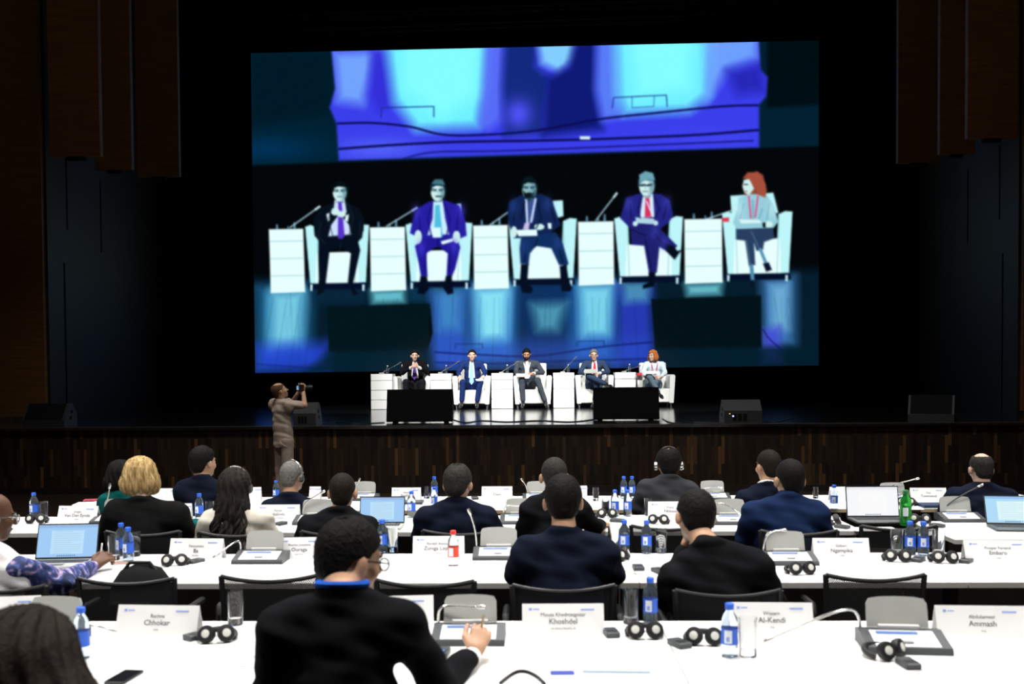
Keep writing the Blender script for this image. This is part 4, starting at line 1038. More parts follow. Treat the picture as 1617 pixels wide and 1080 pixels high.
P2, J2 = panel('man in bright blue suit with pale blue tie, hands on his thighs', 745.5, 561, (759, 731), 574.5, [(766, 588, 22.5), (724, 588, 22.5)], [(761.5, 596.5, 22.28), (726, 597, 22.28)], [(758, 604, 22.15), (731, 604, 22.15)], [(753, 637, 22.15), (729, 637, 22.15)], [(753, 644, 21.95), (727, 644, 21.95)],
      skinm=SK_FAIR, hair=H_DKBR, top=C_PANB, yaw=PI, pitch=-.02, front=(.045, .085, .46), cuffs=C_WHITE, trousers=C_PANB,
      hands=[(WP(761, 596.5, 22.26), (-.2, -.6, -.7), (.2, -.8, .5), 1, .45), (WP(726, 597, 22.26), (.15, -.5, -.8), (-.2, -.8, .5), -1, .45)])
tie(P2[0], P2[2], J2['N'], C_LBLUE, .55, .05)
P3, J3 = panel('bearded man in dark grey suit looking down at papers on his lap', 831.5, 559, (848, 816.5), 574.5, [(857, 588, 22.5), (815, 588, 22.5)], [(841, 590, 22.2), (819, 594, 22.25)], [(849, 601, 22.15), (824, 601, 22.15)], [(862, 637, 22.1), (826, 637, 22.1)], [(864, 643.5, 21.9), (825, 643.5, 21.9)],
      skinm=SK_MID, hair=H_BLACK, top=C_PANG, yaw=PI, pitch=-.35, front=(.03, .06, .40), cuffs=C_WHITE, trousers=C_PANG,
      hands=[(WP(840.5, 590, 22.18), (-.9, -.3, -.2), (0, -.6, .8), 1, .5), (WP(820, 594, 22.22), (.5, -.7, -.2), (-.5, -.3, .7), -1, .6)])
lanyard(P3[0], P3[2], J3['N'], C_WLAN, .30)
bf = Field(.009); hp3 = P3[1]
bf.ell(hp3(0, .045, -.085), (.056, .052, .045), rows(headframe(PI, -.35)), .02); bf.rc(hp3(-.028, .093, -.048), hp3(.028, .093, -.048), .009, .009, .01)
bf.rc(hp3(-.066, .02, -.04), hp3(-.05, .05, -.085), .013, .02, .02); bf.rc(hp3(.066, .02, -.04), hp3(.05, .05, -.085), .013, .02, .02)
obj('beard', np_mesh('beard', [bf.mesh(P3[2])]), H_BLACK, P3[0])
P4, J4 = panel('grey-haired man in navy suit and red tie with legs crossed', 937.5, 560.5, (953, 924), 574.5, [(960, 587, 22.5), (916, 588, 22.5)], [(945, 590, 22.25), (927, 591, 22.25)], [(930, 594, 22.1), (943, 603, 22.15)], [(958, 607, 21.95), (939, 636, 22.15)], [(966, 611, 21.75), (935, 643, 21.95)],
      skinm=SK_FAIR, hair=H_GREY, top=C_PAN4, yaw=PI+.05, pitch=-.12, front=(.055, .085, .42), cuffs=C_WHITE, trousers=C_PAN4,
      hands=[(WP(945, 590, 22.22), (-.7, -.5, -.3), (.3, -.6, .7), 1, .6), (WP(928, 591, 22.22), (.7, -.5, -.3), (-.3, -.6, .7), -1, .6)])
tie(P4[0], P4[2], J4['N'], C_REDT, .36, .04)
gl = MB(); hp4 = P4[1]
for s in (-1, 1):
    gl.tube([hp4(s*.033 + .026*math.cos(a), .104, .0 + .017*math.sin(a)) - P4[2] for a in [R(v) for v in range(0, 361, 30)]], .0025, 5); gl.tube([hp4(s*.06, .10, .002) - P4[2], hp4(s*.08, .0, 0) - P4[2]], .002, 5)
gl.tube([hp4(-.008, .106, .003) - P4[2], hp4(.008, .106, .003) - P4[2]], .002, 5); gl.build('glasses', M_BLACK, P4[0])
P5, J5 = panel('red-haired woman in pale blouse with legs crossed, looking aside', 1030.5, 561.5, (1045.5, 1020.5), 576, [(1050, 589, 22.5), (1015, 589, 22.5)], [(1044, 595, 22.25), (1020, 596, 22.25)], [(1025, 594.5, 22.05), (1035, 604, 22.15)], [(1040, 620, 21.95), (1032, 636, 22.15)], [(1046, 628, 21.78), (1031, 643, 21.95)],
      skinm=SK_FAIR, hair=H_RED, top=C_BLOUSE, top_name='blouse', yaw=PI-.75, pitch=-.1, hair_kind='bob', collar='shirt', trousers=C_DENIM, wrinkle=.005,
      hands=[(WP(1043, 595, 22.22), (-.8, -.4, -.2), (.2, -.6, .8), 1, .5), (WP(1021, 596, 22.22), (.8, -.4, -.2), (-.2, -.6, .8), -1, .5)])
lanyard(P5[0], P5[2], J5['N'], C_RLAN, .30, badge=False)
def paper_at(c, w, d, tilt, rz, label, n=1, name='paper', cat='paper', m=None, th=.004, group=None):
    o = MB().rbox((0, 0, th/2), (w, d, th), .002).build(name, m or M_PAPER)
    o.location = c; o.rotation_euler = (tilt, 0, rz); return tag(o, label, cat, group)
paper_at(WP(826, 593.5, 22.12), .30, .21, R(12), .1, 'white papers on the lap of the bearded man', th=.03)
paper_at(WP(932.5, 586.5, 22.08), .28, .20, R(25), -.1, 'grey-white folder on the crossed knee of the red-tied man', m=M_GREYPL, th=.012, name='folder', cat='folder')
paper_at(WP(1027, 588.5, 22.06), .30, .21, R(15), .1, 'white papers on the knee of the red-haired woman', th=.012)
paper_at(WP(757, 600.5, 22.1), .16, .10, R(20), .4, 'small white notebook under the hand of the blue-suited man', th=.014, name='notebook', cat='notebook')
o = MB().rbox((0, 0, .03), (.14, .10, .06), .008).build('red_box', mat('red_card', (.55, .03, .04), .5)); o.location = WP(1010, 593, 22.45); tag(o, 'small red box on the arm of the woman\'s armchair', 'box')

# ================================================================ PHOTOGRAPHER in front of the stage
PY = 13.9
def PW(px, py, dy=0.0): return W(px, py, PY+dy)
fN = PW(443, 632); hd = PW(441.5, 617.5)
Jp = dict(N=fN, SL=PW(432, 637, .16), SR=PW(456, 639, -.13), P=PW(448, 697), floor=(0, 0, 0), EL=PW(463, 634, .30), ER=PW(481, 640, -.05), WL=PW(471, 620, .18), WR=PW(479, 619, .05),
          KL=PW(444, 742, .10), KR=PW(455, 742, -.06), AL=PW(443, 783, .05), AR=PW(447, 785, -.08), TL=PW(450, 790, .12), TR=PW(455, 791, -.05))
rt, hpp, Op = person('photographer in taupe polo shirt and trousers raising a camera below the stage', hd, Jp, SK_TAN, H_STUB, C_BEIGE, hair_kind='crop', bald=(.07, .06), hem=.085, loose=1.2, yaw=-1.05, pitch=.35, h=.010, top_name='polo_shirt', sleeve=.36, collar='polo', trousers=C_TAUPE,
       shoes=True, wrinkle=.005, belly=-.012, hands=[(PW(477.5, 618.5, .05), (.12, .1, 1), (.6, -.8, .1), -1, .75), (PW(471, 620, .18), (.5, .3, .8), (-.3, .9, .2), 1, .7)])
pc = PW(474, 612.5, .08); t = thing('photo_camera', 'black camera with long lens held up by the photographer', 'camera', pc, R(-58))
MB().rbox((0, 0, 0), (.15, .07, .10), .012).build('camera_body', M_BLACK, t); MB().rbox((0, .005, .062), (.06, .06, .035), .01).build('viewfinder', M_BLACK, t)
MB().tube([fN - Op + Vector((.07*math.cos(a_), .07*math.sin(a_), .02)) for a_ in [R(v) for v in range(0, 361, 24)]], .008, 6).build('collar_trim', M_BLACK, rt, True)
MB().lathe([(.034, 0), (.034, .03), (.038, .03), (.038, .12), (.042, .12), (.042, .17)], n=20).build('lens', M_BLACK, t, True).rotation_euler = (R(-90), 0, 0)
MB().box((0, -.037, 0), (.08, .004, .055)).build('rear_screen', emit('camera_screen', (.3, .5, .9), .8), t)
# ================================================================ DELEGATES' TABLES
TZ = .735; DZ = .69
def table(x0, x1, yf, yb, z, label, edge=M_TABLE_EDGE, group='white conference tables'):
    w = x1-x0; d = yb-yf
    t = thing('conference_table', label, 'table', ((x0+x1)/2, (yf+yb)/2, 0), 0, group)
    MB().box((0, 0, z-.002), (w-.004, d-.004, .004)).build('table_top', M_WHITE_TOP, t)
    MB().box((0, 0, z-.0165), (w-.006, d-.002, .025)).build('edge_band', edge, t)
    MB().box((0, d/2-.05, z-.03-.22), (w-.1, .02, .44)).build('modesty_panel', M_PANEL, t)
    for sx in (-1, 1):
        MB().box((sx*(w/2-.10), .05, (z-.03)/2), (.06, .06, z-.03)).build('leg', M_METAL_DK, t); MB().box((sx*(w/2-.10), 0, .015), (.07, d*.8, .03)).build('foot', M_METAL_DK, t)
XS = [-6.09, -4.44, -2.79, -1.14, .51, 2.16, 3.81, 5.46]
def rowx(i): return XS[i], XS[i+1]
pos_lbl = ['at the far left end, mostly outside the picture', 'on the left', 'left of the middle', 'in the middle', 'right of the middle', 'on the right', 'at the far right end']
AF, AB = 3.22, 4.26; BF, BB = 5.04, 5.87; CF, CB = 6.68, 7.46; DF, DB = 8.08, 9.0
for i in (2, 3, 4): table(*rowx(i), AF, AB, TZ, 'white conference table of the nearest row, ' + pos_lbl[i])
for i in (1, 2, 3, 4, 5): table(*rowx(i), BF, BB, TZ, 'white conference table of the second row from the camera, ' + pos_lbl[i])
for i in (1, 2, 3, 4): table(*rowx(i), CF, CB, TZ, 'white conference table of the third row from the camera, ' + pos_lbl[i])
table(2.62, 4.27, CF-.36, CB-.36, TZ, 'white conference table of the third row, pulled forward on the right')
table(-6.1, -4.46, CF-.22, CB-.22, TZ, 'white conference table of the third row, at its far left end')
for i, (a, b) in enumerate(((-3.95, -2.3), (-2.3, -.65), (-.65, 1.0), (1.0, 2.65), (2.65, 4.3))):
    table(a, b, DF, DB, DZ, 'beige-edged table of the row nearest the stage, ' + ('at its left end', 'left of the middle', 'in the middle', 'right of the middle', 'at its right end')[i], M_BEIGE_EDGE, 'beige-edged tables nearest the stage')

# ---------------------------------------------------------------- mesh-back chairs
def mesh_mat():
    m = bpy.data.materials.new('black_mesh_weave'); m.use_nodes = True; nt = m.node_tree; b = nt.nodes['Principled BSDF']; out = nt.nodes['Material Output']
    b.inputs['Base Color'].default_value = (.010, .010, .011, 1); b.inputs['Roughness'].default_value = .7
    tc = nt.nodes.new('ShaderNodeTexCoord'); sp = nt.nodes.new('ShaderNodeSeparateXYZ'); nt.links.new(tc.outputs['Object'], sp.inputs['Vector'])
    def sn(sock, k, ph):
        a = nt.nodes.new('ShaderNodeMath'); a.operation = 'MULTIPLY_ADD'; a.inputs[1].default_value = k; a.inputs[2].default_value = ph; nt.links.new(sock, a.inputs[0])
        s_ = nt.nodes.new('ShaderNodeMath'); s_.operation = 'SINE'; nt.links.new(a.outputs[0], s_.inputs[0]); return s_
    a = sn(sp.outputs['X'], 620, 0); c = sn(sp.outputs['Z'], 480, 0)
    mu = nt.nodes.new('ShaderNodeMath'); mu.operation = 'MULTIPLY'; nt.links.new(a.outputs[0], mu.inputs[0]); nt.links.new(c.outputs[0], mu.inputs[1])
    gt = nt.nodes.new('ShaderNodeMath'); gt.operation = 'GREATER_THAN'; gt.inputs[1].default_value = .30; nt.links.new(mu.outputs[0], gt.inputs[0])
    tr = nt.nodes.new('ShaderNodeBsdfTransparent'); mx = nt.nodes.new('ShaderNodeMixShader')
    nt.links.new(gt.outputs[0], mx.inputs[0]); nt.links.new(b.outputs[0], mx.inputs[1]); nt.links.new(tr.outputs[0], mx.inputs[2]); nt.links.new(mx.outputs[0], out.inputs['Surface'])
    return m
M_MESH = mesh_mat()
CH = {}
def chair_meshes():
    n = 14; w = .235
    def top(u): return .80 + .025*(u*u) ; 
    def yy(u, v): return -.22 - .03*v + .045*(1-u*u)*-.6 + .02
    bk = MB()
    vs = []; fs = []
    rowsn = 8
    for j in range(rowsn+1):
        v = j/rowsn
        for i in range(n+1):
            u = -1 + 2*i/n; z = .49 + (top(u)-.49)*v; vs.append((u*w*(.93+.07*v), yy(u, v), z))
    for j in range(rowsn):
        for i in range(n): a = j*(n+1)+i; fs.append((a, a+1, a+n+2, a+n+1))
    bk.add(vs, fs); CH['mesh_back'] = bk.mesh('mesh_back', True)
    fr = MB(); us = [-1 + 2*i/n for i in range(n+1)]
    fr.tube([(u*w, yy(u, 1), top(u)) for u in us], .011, 8); fr.tube([(u*w*.93, yy(u, 0), .49) for u in us], .013, 8)
    for s in (-1, 1): fr.tube([(s*w*(.93+.07*v), yy(1, v), .49 + (top(1)-.49)*v) for v in (0, .25, .5, .75, 1)], .014, 8)
    CH['back_frame'] = fr.mesh('back_frame', True)
    CH['seat'] = MB().rbox((0, .0, .445), (.47, .46, .06), .04).mesh('seat', True)
    for k, s in enumerate((-1, 1)):
        CH['arm%d' % k] = MB().tube([(s*.26, -.15, .44), (s*.27, -.16, .62), (s*.27, -.13, .655), (s*.27, .06, .655)], [.014, .014, .018, .018], 8).mesh('armrest', True)
    for k, (sx, sy) in enumerate(((-1, -1), (1, -1), (1, 1), (-1, 1))):
        CH['leg%d' % k] = MB().tube([(sx*.2, sy*.19, .42), (sx*.23, sy*.22, 0.012)], .013, 8).mesh('leg', True)
    CH['upright'] = MB().tube([(0, -.15, .42), (0, -.25, .46), (0, -.26, .60)], .022, 8).mesh('upright', True)
chair_meshes()
def chair(x, y, label, rz=0.0):
    t = thing('mesh_chair', label, 'chair', (x, y, 0), rz, 'black mesh-back conference chairs')
    obj('mesh_back', CH['mesh_back'], M_MESH, t); obj('back_frame', CH['back_frame'], M_BLACK, t); obj('seat', CH['seat'], cloth('chair_black', (.012, .012, .013)), t)
    for k in (0, 1): obj('armrest', CH['arm%d' % k], M_BLACK, t)
    for k in range(4): obj('leg', CH['leg%d' % k], M_METAL_DK, t)
    obj('upright', CH['upright'], M_BLACK, t)
    return t
def chair_px(xc, ytop, label, Y, rz=0.0):
    p = W(xc, ytop, Y); return chair(p.x, Y + .24, label, rz)
chair_px(198, 912, 'black mesh chair in the second row with a backpack hung on it', 4.72)
chair_px(421, 903, 'empty black mesh chair left of the man writing in the front', 4.78, R(3))
chair_px(676, 928, 'empty black mesh chair half hidden by the writing man\'s shoulder', 4.66, R(-4))
chair_px(890, 922, 'black mesh chair under the man in the navy suit', 4.55)
chair_px(1150, 931, 'black mesh chair under the man resting his chin on his hand', 4.44)
chair_px(1383, 902, 'empty black mesh chair behind the right microphone unit', 4.78)
chair_px(-8, 930, 'black mesh chair cut off at the left picture edge', 4.55)
chair_px(225, 868, 'black mesh chair under the blonde woman', 6.16)
chair_px(372, 848, 'black mesh chair under the woman in the cream jacket', 6.12)
chair_px(535, 858, 'black mesh chair under the cropped-haired man left of the third-row laptop', 6.14)
chair_px(727, 862, 'black mesh chair under the man right of the open laptop', 6.16)
chair_px(1055, 846, 'empty black mesh chair in the third row beside two bottles', 6.34)
chair_px(1262, 843, 'black mesh chair under the man in the bright blue suit', 6.12)
chair_px(1420, 846, 'empty black mesh chair behind two bottles, under the bright white laptop', 6.30)

chair_px(538, 1100, 'black mesh chair under the man writing in the nearest row', 2.84)
chair_px(30, 1150, 'black mesh chair under the dark-haired woman at lower left', 2.04)

# ---------------------------------------------------------------- small things on the tables (meshes shared between alike things)
SH = {}
def shared(key, f):
    if key not in SH: SH[key] = f()
    return SH[key]
def bottle(p, label, cap=M_CAPB, lab=M_LABEL, body=M_PET, s=1.0, kind='blue', rz=0.0, name='water_bottle'):
    t = thing(name, label, 'bottle', p, rz, {'blue': 'blue-capped water bottles', 'red': None, 'green': None}[kind]); t.scale = (s, s, s)
    B = shared('bb', lambda: MB().lathe([(.020, 0), (.029, .004), (.031, .014), (.0305, .05), (.029, .085), (.031, .12), (.028, .145), (.014, .168), (.013, .178)], n=20).mesh('bottle_body', True))
    me = B if body is M_PET else B.copy()
    if body is not M_PET: me.materials.clear()
    obj('bottle_body', me, body, t)
    c = MB().lathe([(.0155, .174), (.0165, .177), (.0165, .194), (.013, .197)], n=18); obj('cap', shared('cap' + cap.name, lambda: c.mesh('cap', True)), cap, t)
    lb = MB()
    arc = [R(a) for a in range(-200, 20, 15)]
    obj('label', shared('lab' + lab.name, lambda: MB().lathe([(.0318, .05), (.0302, .085), (.0318, .108)], n=20, cap=False).mesh('label', True)), lab, t)
    def patch(a0, a1, z0, z1, r):
        m = MB(); aa = [R(a0 + (a1-a0)*i/6) for i in range(7)]
        m.add([(r*math.cos(a), r*math.sin(a), z) for z in (z0, z1) for a in aa], [(i, i+1, i+8, i+7) for i in range(6)]); return m.mesh('label_panel', True)
    obj('label_panel', shared('lp', lambda: patch(-135, -85, .056, .103, .0325)), M_LABELW, t)
    if kind == 'blue': obj('label_mark', shared('lm', lambda: patch(-122, -100, .062, .080, .0328)), M_INKB, t)
    return t
def glass(p, label, s=1.0):
    o = obj('drinking_glass', shared('gl', lambda: MB().lathe([(.030, 0), (.0325, .004), (.0345, .145), (.0325, .145), (.030, .030), (.004, .026)], n=24).mesh('drinking_glass', True)), M_GLASS)
    o.location = p; o.scale = (s, s, s); return tag(o, label, 'glass', 'tall drinking glasses')
def receiver(p, rz, label, s=1.0):
    t = thing('interpreter_receiver', label, 'receiver', p, rz, 'black interpretation receivers'); t.scale = (s, s, s)
    obj('casing', shared('rv', lambda: MB().rbox((0, 0, .011), (.058, .098, .022), .008).mesh('casing', True)), M_DGREY, t)
    obj('display_window', shared('rvw', lambda: MB().box((0, -.012, .0228), (.040, .030, .0014)).mesh('display_window')), M_BLACK, t)
    obj('clip', shared('rvc', lambda: MB().rbox((0, .047, .014), (.03, .012, .012), .003).mesh('clip')), M_BLACK, t)
def headset(p, rz, label, s=1.0):
    t = thing('headset', label, 'headphones', p, rz, 'folded interpretation headphones'); t.scale = (s, s, s)
    def band():
        m = MB(); m.tube([(.07*math.cos(a), .02 + .062*math.sin(a), .016 + .012*math.sin(a)) for a in [R(v) for v in range(-25, 206, 15)]], .0125, 8, .8); return m.mesh('headband', True)
    obj('headband', shared('hb', band), M_BLACK, t)
    for k, sx in enumerate((-1, 1)):
        def cup(sx=sx):
            m = MB(); q = MB().lathe([(.014, -.020), (.033, -.017), (.036, .0), (.033, .010), (.019, .013)], n=18); rt = Matrix.Rotation(R(68), 3, 'X') @ Matrix.Rotation(R(14*sx), 3, 'Y')
            m.add([rt @ Vector(v) + Vector((sx*.038, -.028, .037)) for v in q.v], q.f); return m.mesh('ear_cup', True)
        c = obj('ear_cup', shared('ec%d' % k, cup), M_BLACK, t)
        def pad(sx=sx):
            m = MB(); q = MB().lathe([(.002, .0150), (.012, .0155), (.0165, .0135), (.016, .010)], n=16, cap=True); rt = Matrix.Rotation(R(68), 3, 'X') @ Matrix.Rotation(R(14*sx), 3, 'Y')
            m.add([rt @ Vector(v) + Vector((sx*.038, -.028, .037)) for v in q.v], q.f); return m.mesh('ear_pad', True)
        obj('ear_pad', shared('ep%d' % k, pad), M_PAD, c)
def name_card(p, w, l1, l2, l3, label, rz=0.0, hgt=.118):
    t = thing('name_card', label, 'name card', p, rz, 'white tent name cards')
    dp = .042
    m = MB(); th = .0012
    m.prism([(-dp, 0), (0, hgt), (dp, 0), (dp-th, 0), (0, hgt-th*3), (-dp+th, 0)], -w/2, w/2, 'x'); m.build('folded_card', M_PAPER, t)
    tilt = math.atan2(hgt, dp)
    def put(me, nm, x, v, mm):
        o = obj(nm, me.copy() if me.materials and me.materials[0] is not mm else me, mm, t)
        o.location = (x, -dp + dp*v/hgt - .0012, v + .0004); o.rotation_euler = (tilt, 0, 0); return o
    if l1: put(text_mesh(l1, .021 if w > .28 else .018), 'first_name_print', 0, hgt*.64, M_INK)
    if l2: put(text_mesh(l2, .031, True), 'surname_print', 0, hgt*.42, M_INK)
    if l3: put(text_mesh(l3, .010), 'country_print', 0, hgt*.20, M_INK)
    lg = shared('lg', lambda: MB().box((0, 0, 0), (.012, .010, .0004)).box((.024, 0, 0), (.026, .004, .0004)).mesh('emblem_print'))
    put(lg, 'emblem_print', -w*.40, hgt*.82, M_INKB); put(shared('lg2', lambda: MB().box((0, 0, 0), (.055, .006, .0004)).mesh('emblem_print')), 'emblem_print', w*.30, hgt*.80, M_INKB)
    return t
def mic_unit(p, label, goose=None, rz=0.0, s=1.0, dark=False):
    """discussion unit: sloping base, white key panel, grey flap and gooseneck; goose = local bezier points"""
    t = thing('conference_unit', label, 'microphone', p, rz, 'conference microphone units'); t.scale = (s, s, s)
    obj('base', shared('mub', lambda: MB().prism([(-.10, 0), (.09, 0), (.09, .048), (.045, .055), (-.095, .024), (-.10, .016)], -.145, .145, 'x').mesh('base')), M_DGREY, t)
    kp = shared('muk', lambda: MB().add([(-.11, -.088, .0265), (.11, -.088, .0265), (.11, .03, .0528), (-.11, .03, .0528)], [(0, 1, 2, 3)]).mesh('key_panel'))
    obj('key_panel', kp, mat('key_panel_white', (.72, .74, .78), .35), t)
    obj('display_strip', shared('mud', lambda: MB().add([(-.09, -.002, .0463), (.055, -.002, .0463), (.055, .022, .0516), (-.09, .022, .0516)], [(0, 1, 2, 3)]).mesh('display_strip')), emit('blue_display', (.20, .38, .9), .75), t)
    obj('button', shared('mubt', lambda: MB().rbox((-.0, -.06, .036), (.045, .018, .008), .004).mesh('button')), M_GREYPL, t)
    obj('hinge_bar', shared('muh', lambda: MB().rbox((0, .052, .060), (.145, .022, .016), .005).mesh('hinge_bar')), mat('pale_grey_plastic', (.6, .6, .58), .4), t)
    def flap():
        m = MB(); P = [(-.108, 0), (.108, 0), (.106, .085), (.096, .103), (.06, .109), (0, .111), (-.06, .109), (-.096, .103), (-.106, .085)]
        q = MB().prism(P, -.007, .007, 'y'); rt = Matrix.Rotation(R(-16), 3, 'X'); m.add([rt @ Vector(v) + Vector((0, .066, .055)) for v in q.v], q.f); return m.mesh('flap')
    obj('flap', shared('muf', flap), M_GREYPL, t)
    if goose:
        pts = bez(*goose); ln = len(pts)
        MB().tube(pts, .0052, 8).build('gooseneck', M_SILVER if not dark else M_DGREY, t, True)
        d = (pts[-1]-pts[-2]).normalized(); MB().tube([pts[-1] - d*.005, pts[-1] + d*.02, pts[-1] + d*.035], [.008, .011, .007], 10).build('microphone_head', M_SILVER, t, True)
    return t
def laptop(p, w, rz, label, lid=112, doc='blue', d=None, hg=None):
    d = d or w*.66; hg = hg or w*.60
    t = thing('laptop', label, 'laptop', p, rz, 'open laptops')
    MB().rbox((0, -d/2, .009), (w, d, .016), .008).build('base', M_GREYPL if doc == 'blue' else M_DGREY, t)
    kb = MB()
    for r_ in range(5):
        for c in range(14): kb.box((-w*.43 + w*.86*(c+.5)/14, -d*.12 - d*.45*(r_+.5)/5, .0178), (w*.86/14*.82, d*.45/5*.78, .002))
    kb.build('keyboard', M_BLACK, t); MB().box((0, -d*.80, .0172), (w*.3, d*.26, .001)).build('touchpad', M_DGREY, t)
    rt = Matrix.Rotation(R(90-lid), 3, 'X')
    ld = MB(); ld.box(rt @ Vector((0, 0, hg/2)) + Vector((0, .004, .014)), (w, .008, hg), rt); lo = ld.build('lid', M_BLACK, t)
    def pl(x0, x1, z0, z1, off, nm, mm):
        m = MB(); m.add([rt @ Vector((x, -.0045 - off, z)) + Vector((0, .004, .014)) for x, z in ((x0, z0), (x1, z0), (x1, z1), (x0, z1))], [(0, 1, 2, 3)]); return m.build(nm, mm, lo)
    a = w/2-.006
    cols = {'blue': ((.36, .62, .95), (.52, .78, 1.0), (.34, .52, .82)), 'white': ((.95, .98, 1.0), (1, 1, 1), (.9, .93, .97)), 'pale': ((.42, .72, .95), (.72, .95, 1.0), (.3, .55, .95))}[doc]
    pl(-a, a, .012, hg-.008, 0, 'display', emit('display_' + doc, cols[0], .95))
    pl(-a*.55, a*.55, .03, hg*.80, .0005, 'document_page', emit('page_' + doc, cols[1], .95))
    pl(-a, a, hg*.88, hg-.010, .0005, 'toolbar', emit('bar_' + doc, cols[2], .9))
    m = MB()
    for k in range(11):
        z = hg*.76 - k*hg*.060; x1 = a*(.45 - .3*((k*7) % 5 == 0)); m.add([rt @ Vector((x, -.0056, zz)) + Vector((0, .004, .014)) for x, zz in ((-a*.45, z), (x1, z), (x1, z+hg*.012), (-a*.45, z+hg*.012))], [(0, 1, 2, 3)])
    if doc != 'white': m.build('text_lines', emit('lines_' + doc, tuple(c*.82 for c in cols[1]), .9), lo)
    m = MB()
    for k in range(9): m.add([rt @ Vector((x, -.0056, zz)) + Vector((0, .004, .014)) for x, zz in ((-a*.3 + k*a*.07, .016), (-a*.3 + k*a*.07 + a*.035, .016), (-a*.3 + k*a*.07 + a*.035, .024), (-a*.3 + k*a*.07, .024))], [(0, 1, 2, 3)])
    m.build('taskbar_icons', emit('icons', (.1, .2, .5), .6), lo)
    return t
def T(px, py, z=TZ): return G(px, py, z)

# ---- nearest row
c = name_card(T(252, 1000), .345, 'Rachna', 'Chhokar', 'India', 'name card reading Chhokar in the nearest row, left', R(-3))
name_card(T(622, 984), .34, '', '', '', 'name card whose right end shows behind the writing man\'s arm', R(6))
name_card(T(889, 998), .335, 'Mousa Khedmatgozar', 'Khoshdel', 'Iran (Islamic Republic of)', 'name card reading Khoshdel in the nearest row', R(1))
name_card(T(1217, 996), .335, 'Wissam', 'Al-Kendi', 'Iraq', 'name card reading Al-Kendi behind a bottle in the nearest row', R(-2))
name_card(T(1548, 1002), .36, 'Abdulameer', 'Ammash', 'Iraq', 'name card at the right end of the nearest row, beside the conference unit', R(-3))
name_card(T(2, 985), .33, '', '', '', 'blank side of a name card at the left picture edge', R(10))
mic_unit(T(741, 1010), 'grey-flapped conference unit behind the writing hand of the front man', ((-.13, .06, .05), (-.13, .06, .14), (-.12, .06, .125), (.03, .03, .125)))
mic_unit(T(1425, 1022), 'conference unit with headphones dropped on it, front row right', ((-.13, .07, .05), (-.14, .05, .17), (-.22, .0, .13), (-.46, -.03, .03)), R(-5), 1.08)
mic_unit(T(72, 1012), 'conference unit half hidden by the dark-haired head at lower left', ((.14, .02, .04), (.18, .0, .08), (.24, .0, .06), (.26, .01, .05)), R(-4))
glass(T(372, 986), 'tall glass alone left of the writing man'); glass(T(996, 984), 'tall glass left of the bottle beside the Khoshdel card'); bottle(T(1027, 984), 'water bottle beside the Khoshdel card')
bottle(T(1152, 1037), 'water bottle nearest the camera, before the Al-Kendi card', s=1.03); glass(T(1181, 1036), 'tall glass nearest the camera, right of a bottle')
bottle(T(129, 1040), 'water bottle peeking out behind the dark-haired head at lower left')
receiver(T(965, 1003), R(8), 'receiver lying alone between the Khoshdel card and its headphones'); headset(T(1018, 1006), 0, 'folded headphones in front of the Khoshdel bottle')
receiver(T(1073, 1020), R(25), 'receiver lying left of the headphones at the front right'); headset(T(1111, 1016), R(-6), 'folded headphones left of the nearest bottle')
receiver(T(310, 1008), R(-35), 'receiver lying in front of the Chhokar card'); headset(T(343, 1012), R(12), 'folded headphones in front of the Chhokar card')
headset(T(1400, 1038), R(35), 'headphones dropped against the right front conference unit')
receiver(T(1434, 1052), R(6), 'receiver hanging off the front of the right conference unit')
receiver(T(697, 1035), R(-5), 'receiver with lit blue window beside the writing hand')
lw = MB().box((0, 0, 0), (.03, .022, .0012)).build('lit_window', emit('receiver_lit', (.1, .35, 1.0), 1.0), [o for o in COL.objects if o.get('label') == 'receiver with lit blue window beside the writing hand'][0]); lw.location = (0, -.018, .0245)
paper_at(T(972, 1052), .24, .17, 0, R(-2), 'blue-tinted booklet lying in front of the Khoshdel headphones', name='booklet', cat='booklet', th=.008, m=mat('pale_blue_print', (.45, .56, .70), .5))
o = paper_at(T(888, 1063), .085, .045, 0, R(2), 'small dark blue badge lying flat near the bottom edge', name='badge', cat='badge', m=mat('blue_badge', (.03, .06, .35), .4), th=.003)
o = MB().rbox((0, 0, .005), (.075, .15, .009), .008).build('phone', M_BLACK); o.location = T(196, 1071); o.rotation_euler[2] = R(-6); tag(o, 'black phone lying beside the dark-haired head', 'phone')
MB().box((0, 0, .0097), (.068, .138, .0006)).build('phone_screen', mat('dark_glass', (.01, .011, .014), .08), o)
def thread(px, z, r, m, label, name='cable'):
    pts = [T(x, y, z + r) for x, y in px]; sm = []
    for i in range(len(pts)-1):
        p0, p1, p2, p3 = pts[max(i-1, 0)], pts[i], pts[i+1], pts[min(i+2, len(pts)-1)]
        for k in range(6):
            u = k/6; sm.append(.5*(2*p1 + (p2-p0)*u + (2*p0-5*p1+4*p2-p3)*u*u + (3*p1-p0-3*p2+p3)*u**3))
    sm.append(pts[-1]); o = MB().tube([q - pts[0] for q in sm], r, 6).build(name, m, None, True); o.location = pts[0]; return tag(o, label, 'cable')
M_WIRE = mat('pale_wire', (.35, .35, .36), .5)
thread([(412, 1048), (398, 1036), (380, 1038), (378, 1050), (400, 1054), (415, 1060)], TZ, .0016, M_WIRE, 'thin pale earphone wire left of the writing man')
thread([(790, 1078), (812, 1062), (830, 1060), (848, 1068), (860, 1079)], TZ, .006, M_BLACK, 'black strap loop at the bottom edge right of the writing man')
thread([(1062, 1024), (1075, 1036), (1092, 1034), (1104, 1030)], TZ, .0014, M_WIRE, 'thin wire under the front right headphones')
thread([(1405, 1045), (1400, 1056), (1430, 1062), (1462, 1056), (1455, 1044)], TZ, .0014, M_WIRE, 'thin wire curling before the right conference unit')

